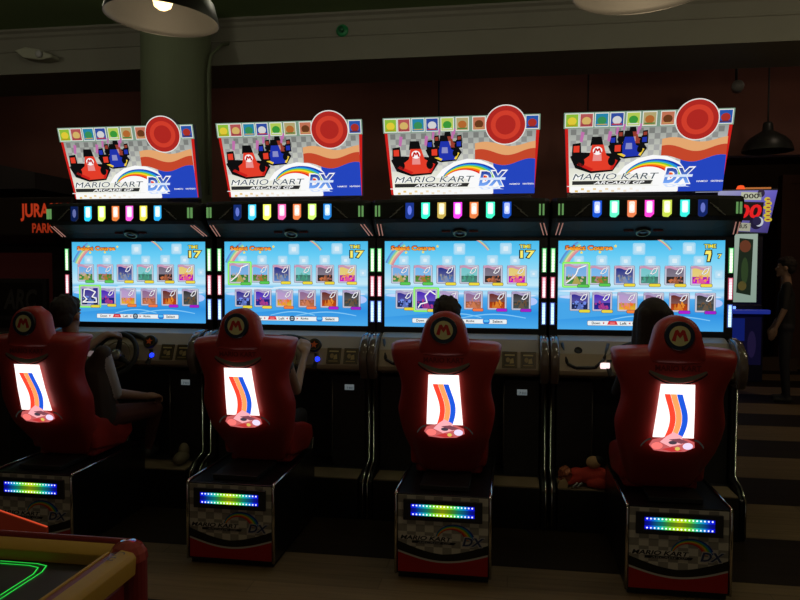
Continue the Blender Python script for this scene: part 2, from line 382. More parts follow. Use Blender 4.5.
def cy_(y): return 490-y   # picture rows measured downwards
def make_marquee(x0, parent):
    T0, n = marquee_T(x0)
    T = lambda x, y, L: T0(x, 490-y, L)     # y up
    P = Pic(T)
    # outline: trapezoid lit panel with red edging
    pan = [(22, 34), (775, 34), (795, 355), (0, 355)]
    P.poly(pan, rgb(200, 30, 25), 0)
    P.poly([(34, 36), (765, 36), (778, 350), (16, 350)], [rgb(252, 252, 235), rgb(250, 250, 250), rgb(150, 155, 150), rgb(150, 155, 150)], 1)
    # checker
    for j in range(7):
        for i in range(27):
            if (i+j) % 2: continue
            x, y = 30+i*27, 345-j*27
            if x+27 > 765: continue
            k = .62+.07*j
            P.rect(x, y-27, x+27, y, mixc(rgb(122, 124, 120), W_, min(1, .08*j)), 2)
    # tile strip
    P.rect(-6, 349, 798, 425, rgb(120, 150, 130), 2)
    tl = [(3, (150, 200, 60), (240, 215, 60), (190, 160, 30)), (73, (190, 90, 90), (225, 190, 110), (160, 60, 70)), (147, (40, 140, 180), (60, 150, 90), (200, 170, 120)),
          (220, (50, 80, 170), (225, 225, 225), (200, 60, 50)), (298, (190, 215, 90), (60, 160, 60), (230, 235, 220)), (375, (190, 175, 120), (190, 110, 50), (70, 130, 60)),
          (460, (205, 120, 90), (110, 60, 30), (210, 160, 100)), (727, (40, 90, 180), (180, 50, 40), (90, 40, 60))]
    for x, a, b, c in tl:
        a, b, c = [rgb(*[v*.92 for v in q]) for q in (a, b, c)]
        P.rect(x-3, 353, x+65, 421, rgb(225, 228, 220), 3); P.rect(x+1, 357, x+61, 417, a, 4)
        P.disc(x+31, 384, 22, 19, b, 5); P.rect(x+6, 362, x+56, 368, c, 6)
    # karts
    kart(P, 330, 300, 62, rgb(150, 60, 45), rgb(205, 150, 60), 5)
    kart(P, 310, 268, 80, rgb(30, 50, 170), rgb(240, 205, 60), 13)
    kart(P, 158, 222, 106, rgb(225, 60, 40), rgb(200, 30, 25), 21, True)
    # rainbow road
    P.poly([(262, 122), (300, 165), (360, 200), (430, 216), (500, 208), (560, 180), (600, 130), (600, 60), (440, 60), (440, 110), (380, 125)], W_, 28)
    rainbow(P, 432, 70, 100, 190, .74, math.radians(158), math.radians(25), 30, taper=.08)
    # lettering
    P.text('MARIO KART', 42, 98, 470, 132, W_, 33, bold=.045, shear=.25)
    P.text('MARIO KART', 46, 100, 466, 130, rgb(60, 78, 84), 34, shear=.25)
    P.poly([(45, 75), (430, 75), (440, 94), (45, 94)], rgb(45, 45, 45), 33)
    P.text('ARCADE GP', 150, 77, 400, 92, W_, 35, bold=.02, shear=.3)
    P.poly([(20, 70), (470, 70), (470, 66), (20, 66)], rgb(240, 240, 240), 33)
    # lower strip with yellow checks
    P.rect(38, 36, 560, 64, W_, 31)
    for i in range(12): P.rect(60+i*30, 38+(i % 2)*10, 75+i*30, 48+(i % 2)*10, mixc(rgb(225, 180, 60), W_, .1+i*.07), 32)
    # plain coloured waves and a plain disc at the right
    wv = lambda y, a, ph: [(470+k*15.6, y+a*math.sin(k*.36+ph)) for k in range(21)]
    w1, w2, w3, w4 = wv(286, 12, .4), wv(246, 16, .9), wv(196, 16, 1.3), [(470+k*15.6, 36) for k in range(21)]
    fit = lambda w: [(min(x, 776), y) for x, y in w]
    P.band(fit(w1), fit(w2), rgb(226, 165, 110), 25); P.band(fit(w2), fit(w3), rgb(195, 70, 42), 26); P.band(fit(w3)[6:], fit(w4)[6:], rgb(35, 68, 188), 27)
    P.disc(625, 378, 103, 97, rgb(225, 225, 220), 36, 40); P.disc(625, 378, 98, 92, rgb(172, 38, 32), 37, 40)
    P.disc(625, 378, 74, 69, rgb(205, 60, 42), 38, 36); P.disc(625, 378, 50, 47, rgb(172, 38, 32), 39, 36)
    # DX
    P.text('DX', 478, 72, 640, 158, W_, 42, bold=.09, shear=.25)
    P.text('DX', 488, 78, 628, 152, rgb(120, 170, 250), 43, bold=.04, shear=.25, col2=rgb(20, 45, 150))
    P.poly([(490, 108), (625, 108), (628, 120), (492, 120)], rgb(215, 230, 252), 44)
    P.text('DX', 488, 60, 620, 74, rgb(210, 225, 255), 42, bold=.04, shear=-.3)
    P.text('NAMCO', 648, 82, 700, 90, W_, 44, bold=.02); P.text('NINTENDO', 715, 82, 772, 90, W_, 44, bold=.02)
    def back(bm):
        D = Vector((0, .055, 0))
        def solid(pts, off=0):
            a = [T(x, y, -1.5) for x, y in pts]; b = [v+D for v in a]
            va = [bm.verts.new(v) for v in a]; vb = [bm.verts.new(v) for v in b]; k = len(a)
            bm.faces.new(vb[::-1]); bm.faces.new(va)
            for i in range(k): bm.faces.new((va[i], va[(i+1) % k], vb[(i+1) % k], vb[i]))
        solid([(22, 34), (775, 34), (795, 425), (-6, 425)])
        solid([(625+103*math.cos(a*PI/12), 378+97*math.sin(a*PI/12)) for a in range(24)])
    return P.build('marquee', M['marquee'], parent, back)

SEL = [(1, 0), (0, 0), (1, 1), (0, 0)]
R1 = [('sky', (110, 170, 225), (70, 150, 70), (225, 170, 90)), ('brick', (110, 180, 235), (90, 150, 60), (190, 90, 40)), ('night', (20, 40, 130), (90, 130, 200), (150, 150, 150)),
      ('ice', (110, 195, 200), (80, 140, 130), (60, 150, 110)), ('road', (110, 100, 120), (60, 50, 50), (200, 110, 60)), ('candy', (225, 200, 110), (205, 20, 200), (240, 120, 80))]
R2 = [('neon', (40, 30, 140), (30, 40, 90), (120, 150, 240)), ('city', (70, 20, 180), (40, 40, 150), (200, 70, 110)), ('dune', (180, 150, 200), (235, 180, 50), (240, 110, 40)),
      ('rock', (140, 100, 140), (190, 110, 70), (215, 130, 90)), ('lava', (100, 25, 15), (190, 70, 20), (240, 150, 50)), ('cave', (35, 35, 40), (70, 80, 80), (120, 90, 60))]
CH1 = [(90, 200, 80), (90, 200, 80), (235, 215, 60), (235, 215, 60), (235, 210, 60), (240, 215, 70)]
CH2 = [(230, 215, 60), (235, 210, 70), (240, 130, 60), (240, 120, 70), (170, 30, 210), (160, 30, 200)]
def make_screen(x0, idx, parent):
    W, H, zt, y = 1.04, .585, 1.814, 4.775
    def T(u, v, L): return Vector((x0+((u-8)/772-.5)*W, y-.0004*L, zt-H+(v-12)/445*H))   # v up, 12..457
    P = Pic(T)
    v0 = 12
    rows = [(457, (70, 185, 235)), (380, (105, 205, 245)), (300, (150, 218, 245)), (232, (195, 232, 248)), (215, (130, 200, 240)), (190, (175, 222, 248)), (165, (80, 170, 235)), (90, (45, 145, 225)), (12, (75, 170, 235))]
    for (a, ca), (b, cb) in zip(rows, rows[1:]): P.rect(8, b, 780, a, rgb(*cb), 0, rgb(*ca))
    # clouds / light bands
    for (x, yy, w, h, c) in ((120, 205, 300, 6, 235), (500, 212, 460, 7, 240), (330, 188, 260, 5, 225), (650, 180, 240, 8, 225), (90, 175, 150, 9, 215), (740, 150, 70, 20, 200)):
        P.disc(max(8+w/2, min(780-w/2, x)), yy, w/2, h, rgb(c-20, c, 250), 1)
    P.poly([(8, 150), (110, 128), (260, 138), (420, 100), (8, 60)], rgb(70, 165, 232), 1)
    for (xx, w) in ((380, 120), (560, 160)):
        P.band([(xx-w+k*w/5, 60+20*math.sin(k*.3)) for k in range(11)], [(xx-w+k*w/5, 64+22*math.sin(k*.3)) for k in range(11)], rgb(130, 200, 245), 2)
    rainbow(P, 230, 258, 192, 236, 1.0, math.radians(158), math.radians(123.5), 2, taper=1, wash=.35)
    rainbow(P, 380, 300, 184, 200, 1.0, math.radians(60), math.radians(36), 2, taper=1, wash=.35)
    q = rgb(205, 232, 245)
    for x, yy, s in ((362, 390, 52), (592, 392, 52), (84, 335, 44), (192, 335, 46), (304, 332, 46), (418, 332, 46), (528, 332, 50), (642, 335, 44), (735, 270, 40)):
        P.rrect(x-3, yy-3, x+s+3, yy+s+3, 8, mixc(q, rgb(110, 200, 240), .55), 1); P.rrect(x+4, yy+4, x+s-4, yy+s-4, 5, mixc(q, rgb(110, 200, 240), .3), 2); P.rrect(x+14, yy+14, x+s-14, yy+s-14, 4, mixc(q, W_, .3), 3)
    # title
    P.text('Select Course', 38, 406, 268, 436, rgb(60, 25, 12), 8, bold=.10); P.text('Select Course', 41, 409, 265, 433, rgb(250, 180, 50), 9, bold=.045, col2=rgb(235, 90, 30))
    for x, yy in ((118, 398), (205, 400), (278, 430)): P.poly([(x+(9 if k % 2 == 0 else 4)*math.sin(k*PI/5), yy+(9 if k % 2 == 0 else 4)*math.cos(k*PI/5)) for k in range(10)], rgb(250, 225, 70), 10)
    P.text('TIME', 683, 417, 742, 441, BK, 8, bold=.08); P.text('TIME', 686, 420, 739, 438, rgb(245, 230, 80), 9, bold=.02)
    if idx < 3:
        P.text('17', 683, 365, 766, 412, BK, 8, bold=.09); P.text('17', 689, 370, 760, 408, rgb(250, 235, 110), 9, bold=.03)
    else:
        P.poly([(684, 384), (690, 412), (722, 412), (724, 390), (716, 350), (696, 350), (700, 386)], BK, 8); P.poly([(689, 390), (694, 407), (717, 407), (718, 390), (711, 356), (701, 356), (706, 390)], rgb(250, 235, 110), 9)
        P.text('7', 745, 366, 768, 394, BK, 8, bold=.09); P.text('7', 749, 370, 765, 390, rgb(250, 235, 110), 9, bold=.03)
    # course cards
    for r, (xs, w, yb, data, chip) in enumerate((((42, 157, 273, 390, 507, 625), 97, 237, R1, CH1), ((65, 172, 290, 412, 530, 648), 95, 105, R2, CH2))):
        for c, x in enumerate(xs):
            nm, sky, gr, ob = data[c]; h = 97; sel = (r, c) == SEL[idx]; L = 12
            X0, Y0, X1, Y1 = x, yb, x+w, yb+h
            if sel:
                X0 -= 6; X1 += 12; Y0 -= 6; Y1 += 8; L = 22
                P.rrect(X0-9, Y0-9, X1+9, Y1+9, 8, rgb(120, 235, 70), L-1); P.rrect(X0-5, Y0-5, X1+5, Y1+5, 6, rgb(165, 250, 130), L)
            P.rrect(X0, Y0, X1, Y1, 6, rgb(110, 115, 135), L+1); P.rrect(X0+2, Y0+2, X1-2, Y1-1, 5, rgb(195, 195, 212), L+2)
            a0, b0, a1, b1 = X0+9, Y0+9, X1-9, Y1-9
            mid = lerp(b0, b1, .42)
            P.rect(a0, mid, a1, b1, mixc(rgb(*sky), W_, .08), L+3, rgb(*sky)); P.rect(a0, b0, a1, mid, rgb(*gr), L+3, mixc(rgb(*gr), BK, .45))
            rr = random.Random(c*7+r*31)
            for k in range(12):
                px = rr.uniform(a0+8, a1-12); ph = rr.uniform(6, 20); pw = rr.uniform(4, 10); py = rr.uniform(b0+4, mid)
                cc_ = mixc(rgb(*ob), rgb(*sky), rr.random()*.5)
                if k % 2: P.poly([(px, py), (px+pw, py), (px+pw*.7, py+ph), (px+pw*.3, py+ph)], cc_, L+4)
                else: P.disc(px, py+4, pw*.8, ph*.45, cc_, L+4, 10)
            P.poly([(lerp(a0, a1, .3), b0), (lerp(a0, a1, .75), b0), (lerp(a0, a1, .55), mid), (lerp(a0, a1, .48), mid)], mixc(rgb(*gr), rgb(*ob), .5), L+4)
            # waving title ribbon
            up = [(X0+2+k*(w-20)/8, Y1-6+5*math.sin(k*.8)) for k in range(9)]
            P.band(up, [(px, py-12) for px, py in up], rgb(200, 150, 180) if r == 0 else rgb(170, 155, 195), L+6)
            # outline of the course
            if sel: pts = [(a0+8, b0+6), (lerp(a0, a1, .2), b0+24), (lerp(a0, a1, .55), lerp(b0, b1, .35)), (lerp(a0, a1, .45), lerp(b0, b1, .7)), (lerp(a0, a1, .7), b1), (a1-2, lerp(b0, b1, .8))]; wd = 6
            else: pts = [(lerp(a0, a1, .55), lerp(b0, b1, .62)), (lerp(a0, a1, .72), lerp(b0, b1, .9)), (lerp(a0, a1, .95), lerp(b0, b1, .97)), (lerp(a0, a1, .85), lerp(b0, b1, .7)), (lerp(a0, a1, .68), lerp(b0, b1, .58)), (lerp(a0, a1, .55), lerp(b0, b1, .62))]; wd = 3.5
            if sel and r == 0: pts = [(a0+2, b0+6), (lerp(a0, a1, .3), lerp(b0, b1, .3)), (lerp(a0, a1, .5), lerp(b0, b1, .55)), (lerp(a0, a1, .6), lerp(b0, b1, .85)), (a1-2, b1)]
            if idx == 0 and sel: pts = [(a0+6, b0+14), (a0+30, b0+30), (a0+12, b0+48), (a0+16, b1-8), (a0+42, b1-6), (a1-14, b1-22), (a1-34, b0+44), (a1-10, b0+36), (a1-8, b0+14), (a0+6, b0+14)]
            P.line(pts, wd+2, rgb(90, 90, 120), L+7); P.line(pts, wd, W_, L+8)
            P.rrect(X1-52, Y0-9, X1+4, Y0+9, 7, rgb(60, 60, 80), L+8); P.rrect(X1-50, Y0-7, X1+2, Y0+7, 6, rgb(*chip[c]), L+9)
    # help bar
    P.rrect(150, 32, 628, 58, 5, rgb(90, 110, 140), 3); P.rrect(152, 34, 626, 56, 5, rgb(235, 240, 242), 4)
    P.text('Down', 172, 39, 212, 52, BK, 5, bold=.02); P.poly([(225, 40), (225, 52), (234, 46)], rgb(200, 40, 50), 5)
    P.poly([(245, 38), (295, 38), (288, 56), (252, 56)], rgb(215, 50, 60), 5); P.rect(258, 44, 282, 49, rgb(240, 140, 140), 6)
    P.text('Left', 305, 39, 336, 52, BK, 5, bold=.02); P.poly([(354, 40), (354, 52), (345, 46)], rgb(200, 40, 50), 5)
    P.disc(378, 46, 15, 15, rgb(40, 50, 70), 5, 16); P.disc(378, 46, 9, 9, rgb(170, 190, 200), 6, 12); P.rect(366, 44, 390, 48, rgb(40, 50, 70), 7)
    P.poly([(402, 40), (402, 52), (411, 46)], rgb(200, 40, 50), 5); P.text('Right', 425, 37, 466, 52, BK, 5, bold=.02)
    P.rrect(508, 34, 542, 58, 8, rgb(20, 120, 210), 5); P.rrect(512, 42, 538, 55, 6, rgb(90, 190, 245), 6); P.text('Select', 556, 39, 606, 53, BK, 5, bold=.02)
    def back(bm): box(bm, x0-.525, x0+.525, y+.004, y+.04, zt-H-.004, zt+.004)
    return P.build('screen', M['screen'], parent, back)

# ------------------------------------------------------------------ cabinet
LC = [  # small lights of the hood, left to right, per cabinet
 [(10, 40, 120), (40, 190, 235), (205, 240, 90), (240, 130, 60), (235, 90, 200), (225, 215, 70), (40, 170, 235)],
 [(20, 60, 160), (60, 200, 240), (230, 235, 90), (240, 100, 170), (245, 130, 70), (190, 235, 100), (30, 140, 230)],
 [(30, 70, 190), (50, 235, 190), (220, 190, 90), (230, 60, 220), (240, 130, 70), (60, 230, 180), (20, 90, 220)],
 [(20, 90, 225), (90, 235, 180), (240, 130, 80), (240, 60, 190), (205, 225, 80), (50, 215, 200), (20, 50, 150)]]
LW = [.25, 1, 1, .8, 1, .9, .9], [.3, .9, 1, .9, .8, 1, .7], [.4, 1, .7, 1, .8, 1, .6], [.7, 1, .8, 1, .8, 1, .3]
CX = [-2.679, -1.493, -.334, .832]

def instruction_card(P, x, z, s):
    P.rect(x-s, z-s*1.05, x+s, z+s*1.05, rgb(95, 80, 45), 1); P.rect(x-s*.88, z-s*.92, x+s*.88, z+s*.92, rgb(60, 52, 40), 2)
    P.rect(x-s*.7, z+s*.55, x+s*.7, z+s*.75, rgb(185, 170, 120), 3); P.disc(x-s*.25, z, s*.3, s*.34, rgb(150, 130, 90), 3, 12)
    P.poly([(x, z-s*.5), (x+s*.6, z-s*.45), (x+s*.5, z+s*.25), (x+s*.1, z+s*.1)], rgb(170, 150, 100), 3); P.rect(x-s*.7, z-s*.8, x+s*.7, z-s*.66, rgb(150, 130, 80), 3)

def cabinet(i, label):
    x = CX[i]
    e = empty('racing_cabinet', (x, 4.9, 0), label, 'arcade machine', 'four racing cabinets in a row')
    # body
    bm = bmesh.new()
    prism(bm, [(4.62, 0), (5.35, 0), (5.35, 1.84), (5.28, 2.06), (4.80, 2.06), (4.80, 1.15), (4.82, .90), (4.82, .3), (4.62, .27)], 'x', x-.572, x+.572)
    mk('body', bm, M['dark'], e, bevel=.006)
    # side cheeks
    for s in (-1, 1):
        bm = bmesh.new(); a, b = x+s*.535, x+s*.575
        prism(bm, [(4.42, .0), (4.42, .245), (4.50, .30), (4.63, .33), (4.63, .90), (4.48, .98), (4.50, 1.10), (4.66, 1.19), (4.79, 1.19), (4.82, .9), (4.82, 0)], 'x', min(a, b), max(a, b))
        ch = mk('side_cheek', bm, M['black'], e, bevel=.008)
        bm = bmesh.new(); xx = x+s*.564
        tube(bm, [(xx, 4.405, .02), (xx, 4.405, .245), (xx, 4.49, .305), (xx, 4.615, .34), (xx, 4.615, .90)], .007)
        mk('chrome_edge', bm, M['chrome'], ch, True)
        # curved smoked guard beside the dash
        bm = bmesh.new(); pr = [(4.50, .90), (4.455, .97), (4.44, 1.04), (4.47, 1.12), (4.56, 1.185), (4.70, 1.20)]
        xa, xb = x+s*.525, x+s*.579
        for (p, q_) in zip(pr, pr[1:]):
            pass
        prism(bm, pr+[(4.70, .90)], 'x', min(xa, xb), max(xa, xb)); mk('side_guard', bm, M['guard'], e, True, bevel=.014, seg=3)
    # bezel, one ring in front of the body
    bm = bmesh.new()
    for b in ((-.575, .575, 1.818, 1.90), (-.575, .575, 1.175, 1.225), (-.575, -.524, 1.225, 1.818), (.524, .575, 1.225, 1.818)):
        box(bm, x+b[0], x+b[1], 4.772, 4.80, b[2], b[3])
    mk('screen_bezel', bm, M['black'], e)
    make_screen(x, i, e)
    # vertical light strips beside the screen
    seg = [((1.765, 1.605), (80, 235, 120), (235, 255, 215)), ((1.575, 1.435), (240, 90, 120), (255, 220, 225)), ((1.405, 1.258), (90, 120, 245), (200, 245, 255))]
    for s in (-1, 1):
        for (za, zb), c, cw in seg:
            xc = x+s*.5545
            P = Pic(lambda u, v, L: Vector((xc+u, 4.762-.0006*L, v)))
            h = za-zb
            P.rect(-.015, zb, .015, za, rgb(*[v*.5 for v in c]), 0, rgb(*[v*.6 for v in c]))
            P.rect(-.009, zb+.004, .009, zb+h*.6, rgb(*cw), 1, rgb(*cw)); P.rect(-.009, zb+h*.6, .009, za-.004, rgb(*cw), 1, rgb(*[(a*.4+b*.6) for a, b in zip(c, cw)]))
            for k in range(8): P.rect(-.009, zb+(k+.5)*h/8, .009, zb+(k+.5)*h/8+.0035, rgb(*[(a*.3+b*.7)*.9 for a, b in zip(c, cw)]), 2)
            P.build('light_strip', M['led'], e, lambda bm: box(bm, xc-.016, xc+.016, 4.763, 4.774, zb-.003, za+.003))
    # hood
    bm = bmesh.new()
    # facetted hood: deeper in the middle, swept back at the ends
    secs = [(-.575, 4.60), (-.545, 4.54), (-.40, 4.50), (.40, 4.50), (.545, 4.54), (.575, 4.60)]
    rings = []
    for xs, yf in secs:
        pts = [(yf+.015, 2.075), (yf, 2.055), (yf, 1.95), (yf+.03, 1.925), (4.70, 1.875), (4.775, 1.835), (4.90, 1.835), (4.90, 2.075)]
        rings.append([bm.verts.new((x+xs, a, b)) for a, b in pts])
    for a, b in zip(rings, rings[1:]):
        for k in range(8): bm.faces.new((a[k], a[(k+1) % 8], b[(k+1) % 8], b[k]))
    bm.faces.new(rings[0]); bm.faces.new(rings[-1][::-1])
    hd = mk('hood', bm, M['hood'], e, bevel=.005)
    # end plates on the hood with panel lines
    bm = bmesh.new()
    for s in (-1, 1):
        for k in range(3):
            xa = x+s*(.44-.02*k)
            tube(bm, [(xa, 4.499, 1.955+.02*k), (xa+s*(-.05), 4.497, 1.99+.02*k)], .0025, 6)
    mk('panel_groove', bm, mat('hood_groove', (.16, .17, .15), .3), hd, True)
    for k in range(7):
        xc = x+(k-3)*.1028; hw = .027
        c = LC[i][k]; w = LW[i][k]
        P = Pic(lambda u, v, L: Vector((xc+u, 4.492-.0006*L, v)))
        sh = [(-hw, 1.955), (-hw+.008, 1.947), (hw-.020, 1.945), (hw, 1.965), (hw, 2.048), (-hw, 2.048)]
        P.poly(sh, rgb(*[v*(.35+.6*w) for v in c]), 0)
        if w > .5:
            P.rrect(-hw*.62, 1.972, hw*.62, 2.042, .008, mixc(rgb(*c), W_, .55*w), 1); P.disc(0, 2.003, hw*.42, .02, mixc(rgb(*c), W_, .9*w), 2, 14)
        else: P.disc(0, 2.0, hw*.5, .03, mixc(rgb(*c), W_, .08), 1, 12)
        def back(bm): prism(bm, [(xc+a, b) for a, b in sh], 'y', 4.493, 4.503)
        P.build('hood_light', M['led'], e, back)
    # hood end lights, and glowing slanted tubes imitating reflections under them
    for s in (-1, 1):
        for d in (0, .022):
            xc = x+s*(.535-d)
            mk('end_light_and_reflection', B(xc-.005, xc+.005, 4.52, 4.535, 1.965, 2.035), emis('green_white_light', rgb(120, 180, 105), .6), e)
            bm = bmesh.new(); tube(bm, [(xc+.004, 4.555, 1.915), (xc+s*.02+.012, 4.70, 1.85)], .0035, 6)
            mk('end_light_and_reflection', bm, emis('pink_reflection_streak', rgb(200, 140, 125), .55), e, True)
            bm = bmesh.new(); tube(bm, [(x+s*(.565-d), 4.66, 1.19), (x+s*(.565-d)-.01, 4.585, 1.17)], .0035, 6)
            mk('end_light_and_reflection', bm, emis('blue_reflection_streak', rgb(130, 150, 255), 1.2), e, True)  # glowing tube built in place of a blue-white reflection streak
    # round emblem under the hood
    em = bmesh.new(); nrm = Vector((0, -.45, -.9)).normalized(); c0 = Vector((x, 4.69, 1.872))
    lathe(em, [(0, .012), (.022, .012), (.024, .006), (.033, .006), (.036, .014), (.046, .014), (.05, 0), (0, 0)], c0, nrm, 28)
    ce = mk('webcam', em, M['black'], e, True)
    bm = bmesh.new(); torus(bm, c0+nrm*.014, nrm, .041, .004, 28, 6); mk('webcam_ring', bm, mat('brass_ring', (.20, .18, .06), .35, .6), ce, True)
    for xb in (-.12, .06): mk('hood_badge', B(x+xb, x+xb+.06, 4.68, 4.69, 1.868, 1.88), mat('dark_red_badge', (.16, .02, .02), .4), e)
    # marquee stand and marquee
    bm = bmesh.new(); box(bm, x-.47, x+.47, 4.775, 4.83, 2.06, 2.12)
    for s in (-1, 1): prism(bm, [(4.83, 2.05), (4.87, 2.05), (4.74, 2.54), (4.69, 2.54)], 'x', x+s*.3-.02, x+s*.3+.02)
    mk('marquee_bracket', bm, M['black'], e)
    make_marquee(x, e)
    # dash
    bm = bmesh.new()
    prism(bm, [(4.79, 1.19), (4.745, 1.19), (4.66, 1.165), (4.575, 1.09), (4.53, .985), (4.535, .955), (4.62, .93), (4.81, .90)], 'x', x-.527, x+.527)
    ds = mk('dashboard', bm, M['dash'], e, bevel=.012, seg=3)
    # slope helper: point on the dash face between (4.66,1.165) and (4.53,.985)
    def dp(z, o=0.):
        y = interp([(.985, 4.53), (1.09, 4.575), (1.165, 4.66)], z); return y-o
    def TD(u, v, L): return Vector((x+u, dp(v, .003+.0006*L), v))
    # moulded hollow to the left of the wheel
    bm = bmesh.new(); pts = [(-.50, 1.15), (-.47, 1.03), (-.42, 1.005), (-.30, 1.01), (-.245, 1.06), (-.21, 1.15)]
    for a, b in zip(pts, pts[1:]):
        tube(bm, [(x+a[0], dp(a[1], .003), a[1]), (x+b[0], dp(b[1], .003), b[1])], .010, 8)
    mk('dash_rim', bm, M['dashdark'], ds, True)
    bm = bmesh.new(); c0 = Vector((x-.40, dp(1.11, .003), 1.11)); lathe(bm, [(0, .002), (.018, .002), (.022, .006), (.026, 0), (0, 0)], c0, (0, -.75, .6), 20)
    mk('speaker_hole', bm, M['rubber'], ds, True)
    bm = bmesh.new(); box(bm, x-.27, x-.21, dp(1.03, .012), dp(1.03, -.02), 1.00, 1.04)
    bt = mk('lit_button', bm, emis('white_pink_button', rgb(255, 225, 225), 1.3 if i == 3 else .15), ds, bevel=.005)
    # binnacle round the wheel
    bm = bmesh.new(); n2 = Vector((0, -.9, .42)).normalized(); wc = Vector((x, 4.50, 1.045))
    uu = Vector((1, 0, 0)); vv = n2.cross(uu)*-1
    if vv.z < 0: vv = -vv
    pts = []
    for k in range(25):
        a = lerp(-25, 205, k/24)*PI/180; pts.append((math.cos(a)*.235, math.sin(a)*.17))
    fr = [bm.verts.new(wc-n2*.05+uu*a+vv*b) for a, b in pts]; bk = [bm.verts.new(wc-n2*.20+uu*a*1.1+vv*b*1.02) for a, b in pts]
    fi = [bm.verts.new(wc-n2*.05+uu*a*.87+vv*b*.84) for a, b in pts]; ii = [bm.verts.new(wc-n2*.12+uu*a*.8+vv*b*.76) for a, b in pts]
    for k in range(24):
        bm.faces.new((fr[k], fr[k+1], bk[k+1], bk[k])); bm.faces.new((fr[k], fi[k], fi[k+1], fr[k+1])); bm.faces.new((fi[k], ii[k], ii[k+1], fi[k+1]))
    bm.faces.new(ii)
    mk('binnacle', bm, M['dashdark'], e, True)
    # wheel
    wh = Vector((x, 4.47, 1.03)); bm = bmesh.new(); torus(bm, wh, n2, .150, .017, 44, 12)
    for a in (90, 210, 330):
        d = uu*math.cos(math.radians(a))+vv*math.sin(math.radians(a)); tube(bm, [wh-n2*.02+d*.03, wh-n2*.008+d*.15], [.02, .012], 8)
    tube(bm, [wh-n2*.02, wh-n2*.14], .03, 16)
    sw = mk('steering_wheel', bm, M['rubber'], e, True)
    bm = bmesh.new(); lathe(bm, [(0, .02), (.02, .02), (.036, .012), (.042, -.02), (0, -.03)], wh, n2, 24); mk('wheel_hub', bm, mat('silver_hub', (.5, .5, .48), .25, .7), sw, True)
    bm = bmesh.new(); torus(bm, wh-n2*.012, n2, .098, .005, 32, 6); mk('wheel_trim', bm, mat('dull_gold_trim', (.25, .2, .09), .3, .7), sw, True)
    # star button, round blue light, instruction cards
    P = Pic(lambda u, v, L: wst+uu*u+vv*v+n2*.0007*L)
    wst = Vector((x+.195, dp(1.115, .035), 1.115)); c = rgb(215, 95, 40)
    P.disc(0, 0, .040, .040, rgb(70, 60, 30), 0, 24); P.disc(0, 0, .033, .033, rgb(30, 20, 18), 1, 24)
    P.poly([((.028 if k % 2 == 0 else .012)*math.sin(k*PI/5), (.028 if k % 2 == 0 else .012)*math.cos(k*PI/5)) for k in range(10)], c, 2)
    def sb(bm): lathe(bm, [(0, -.001), (.044, -.001), (.048, -.01), (.048, -.08), (0, -.08)], wst, n2, 24)
    P.build('star_button', M['badge'], e, sb)
    bm = bmesh.new(); cb = Vector((x+.225, dp(1.025, .0), 1.02)); lathe(bm, [(0, .014), (.010, .013), (.016, .006), (.018, -.01), (0, -.01)], cb, n2, 20)
    mk('round_light', bm, emis('blue_button_light', (.01, .03, 1), 2.4 if i < 2 else .4), e, True)
    bm = bmesh.new(); torus(bm, cb, n2, .021, .004, 20, 6); mk('light_ring', bm, M['chrome'], e, True)
    for (cx0, nm) in ((.335, 'a'), (.452, 'b')):
        P = Pic(lambda u, v, L: Vector((x+u, dp(v, .006+.0006*L), v))); instruction_card(P, cx0, 1.045, .045)
        def bk2(bm):
            prism(bm, [(dp(.995, .005), .995), (dp(1.045, .005), 1.045), (dp(1.095, .005), 1.095), (dp(1.095, -.01), 1.095), (dp(.995, -.01), .995)], 'x', x+cx0-.048, x+cx0+.048)
        P.build('instruction_card', M['badge'], e, bk2)
    # lower front: coin door side panels, platform, pedals
    for s in (-1, 1):
        a, b = sorted((x+s*.30, x+s*.53))
        bm = B(a, b, 4.66, 4.82, .27, .90); pn = mk('knee_panel', bm, M['dark'], e, bevel=.006)
        bm = bmesh.new(); xx = x+s*.30; tube(bm, [(xx, 4.655, .30), (xx, 4.655, .88)], .005, 6); mk('panel_edge', bm, M['kickplate'], pn, True)
        if s == 1:
            P = Pic(lambda u, v, L: Vector((x+u, 4.658-.0006*L, v))); P.rect(.385, .80, .45, .838, rgb(150, 165, 170), 0, rgb(165, 178, 182))
            P.text('7 011', .40, .807, .443, .822, rgb(50, 60, 80), 1, bold=.02)
            P.build('sticker', M['sticker'], pn)
    bm = B(x-.53, x+.53, 4.41, 4.82, 0.0, .262); pf = mk('platform', bm, M['black'], e, bevel=.004)
    mk('tread_plate', B(x-.525, x+.525, 4.412, 4.80, .263, .270), M['kick'], pf)
    for xx in (-.1, .1):
        bm = bmesh.new(); prism(bm, [(4.70, .31), (4.71, .30), (4.78, .42), (4.77, .44)], 'x', x+xx-.035, x+xx+.035)
        tube(bm, [(x+xx, 4.74, .37), (x+xx, 4.82, .36)], .012, 8)
        mk('pedal', bm, M['kickplate'], e, bevel=.004)
    return e
M['sticker'] = pic_mat('white_sticker', .25, .5, base=1)
M['kick'] = mat('tan_tread_plate', (.30, .23, .14), .5, noise=(10, .15))
cabinet(0, 'racing game cabinet at the left end of the row, below the olive column')
cabinet(1, 'second racing game cabinet from the left, its first course card outlined green')
cabinet(2, 'racing game cabinet whose screen shows behind a short dark head, third from the left')
cabinet(3, 'racing game cabinet at the right end of the row, its countdown digits apart')

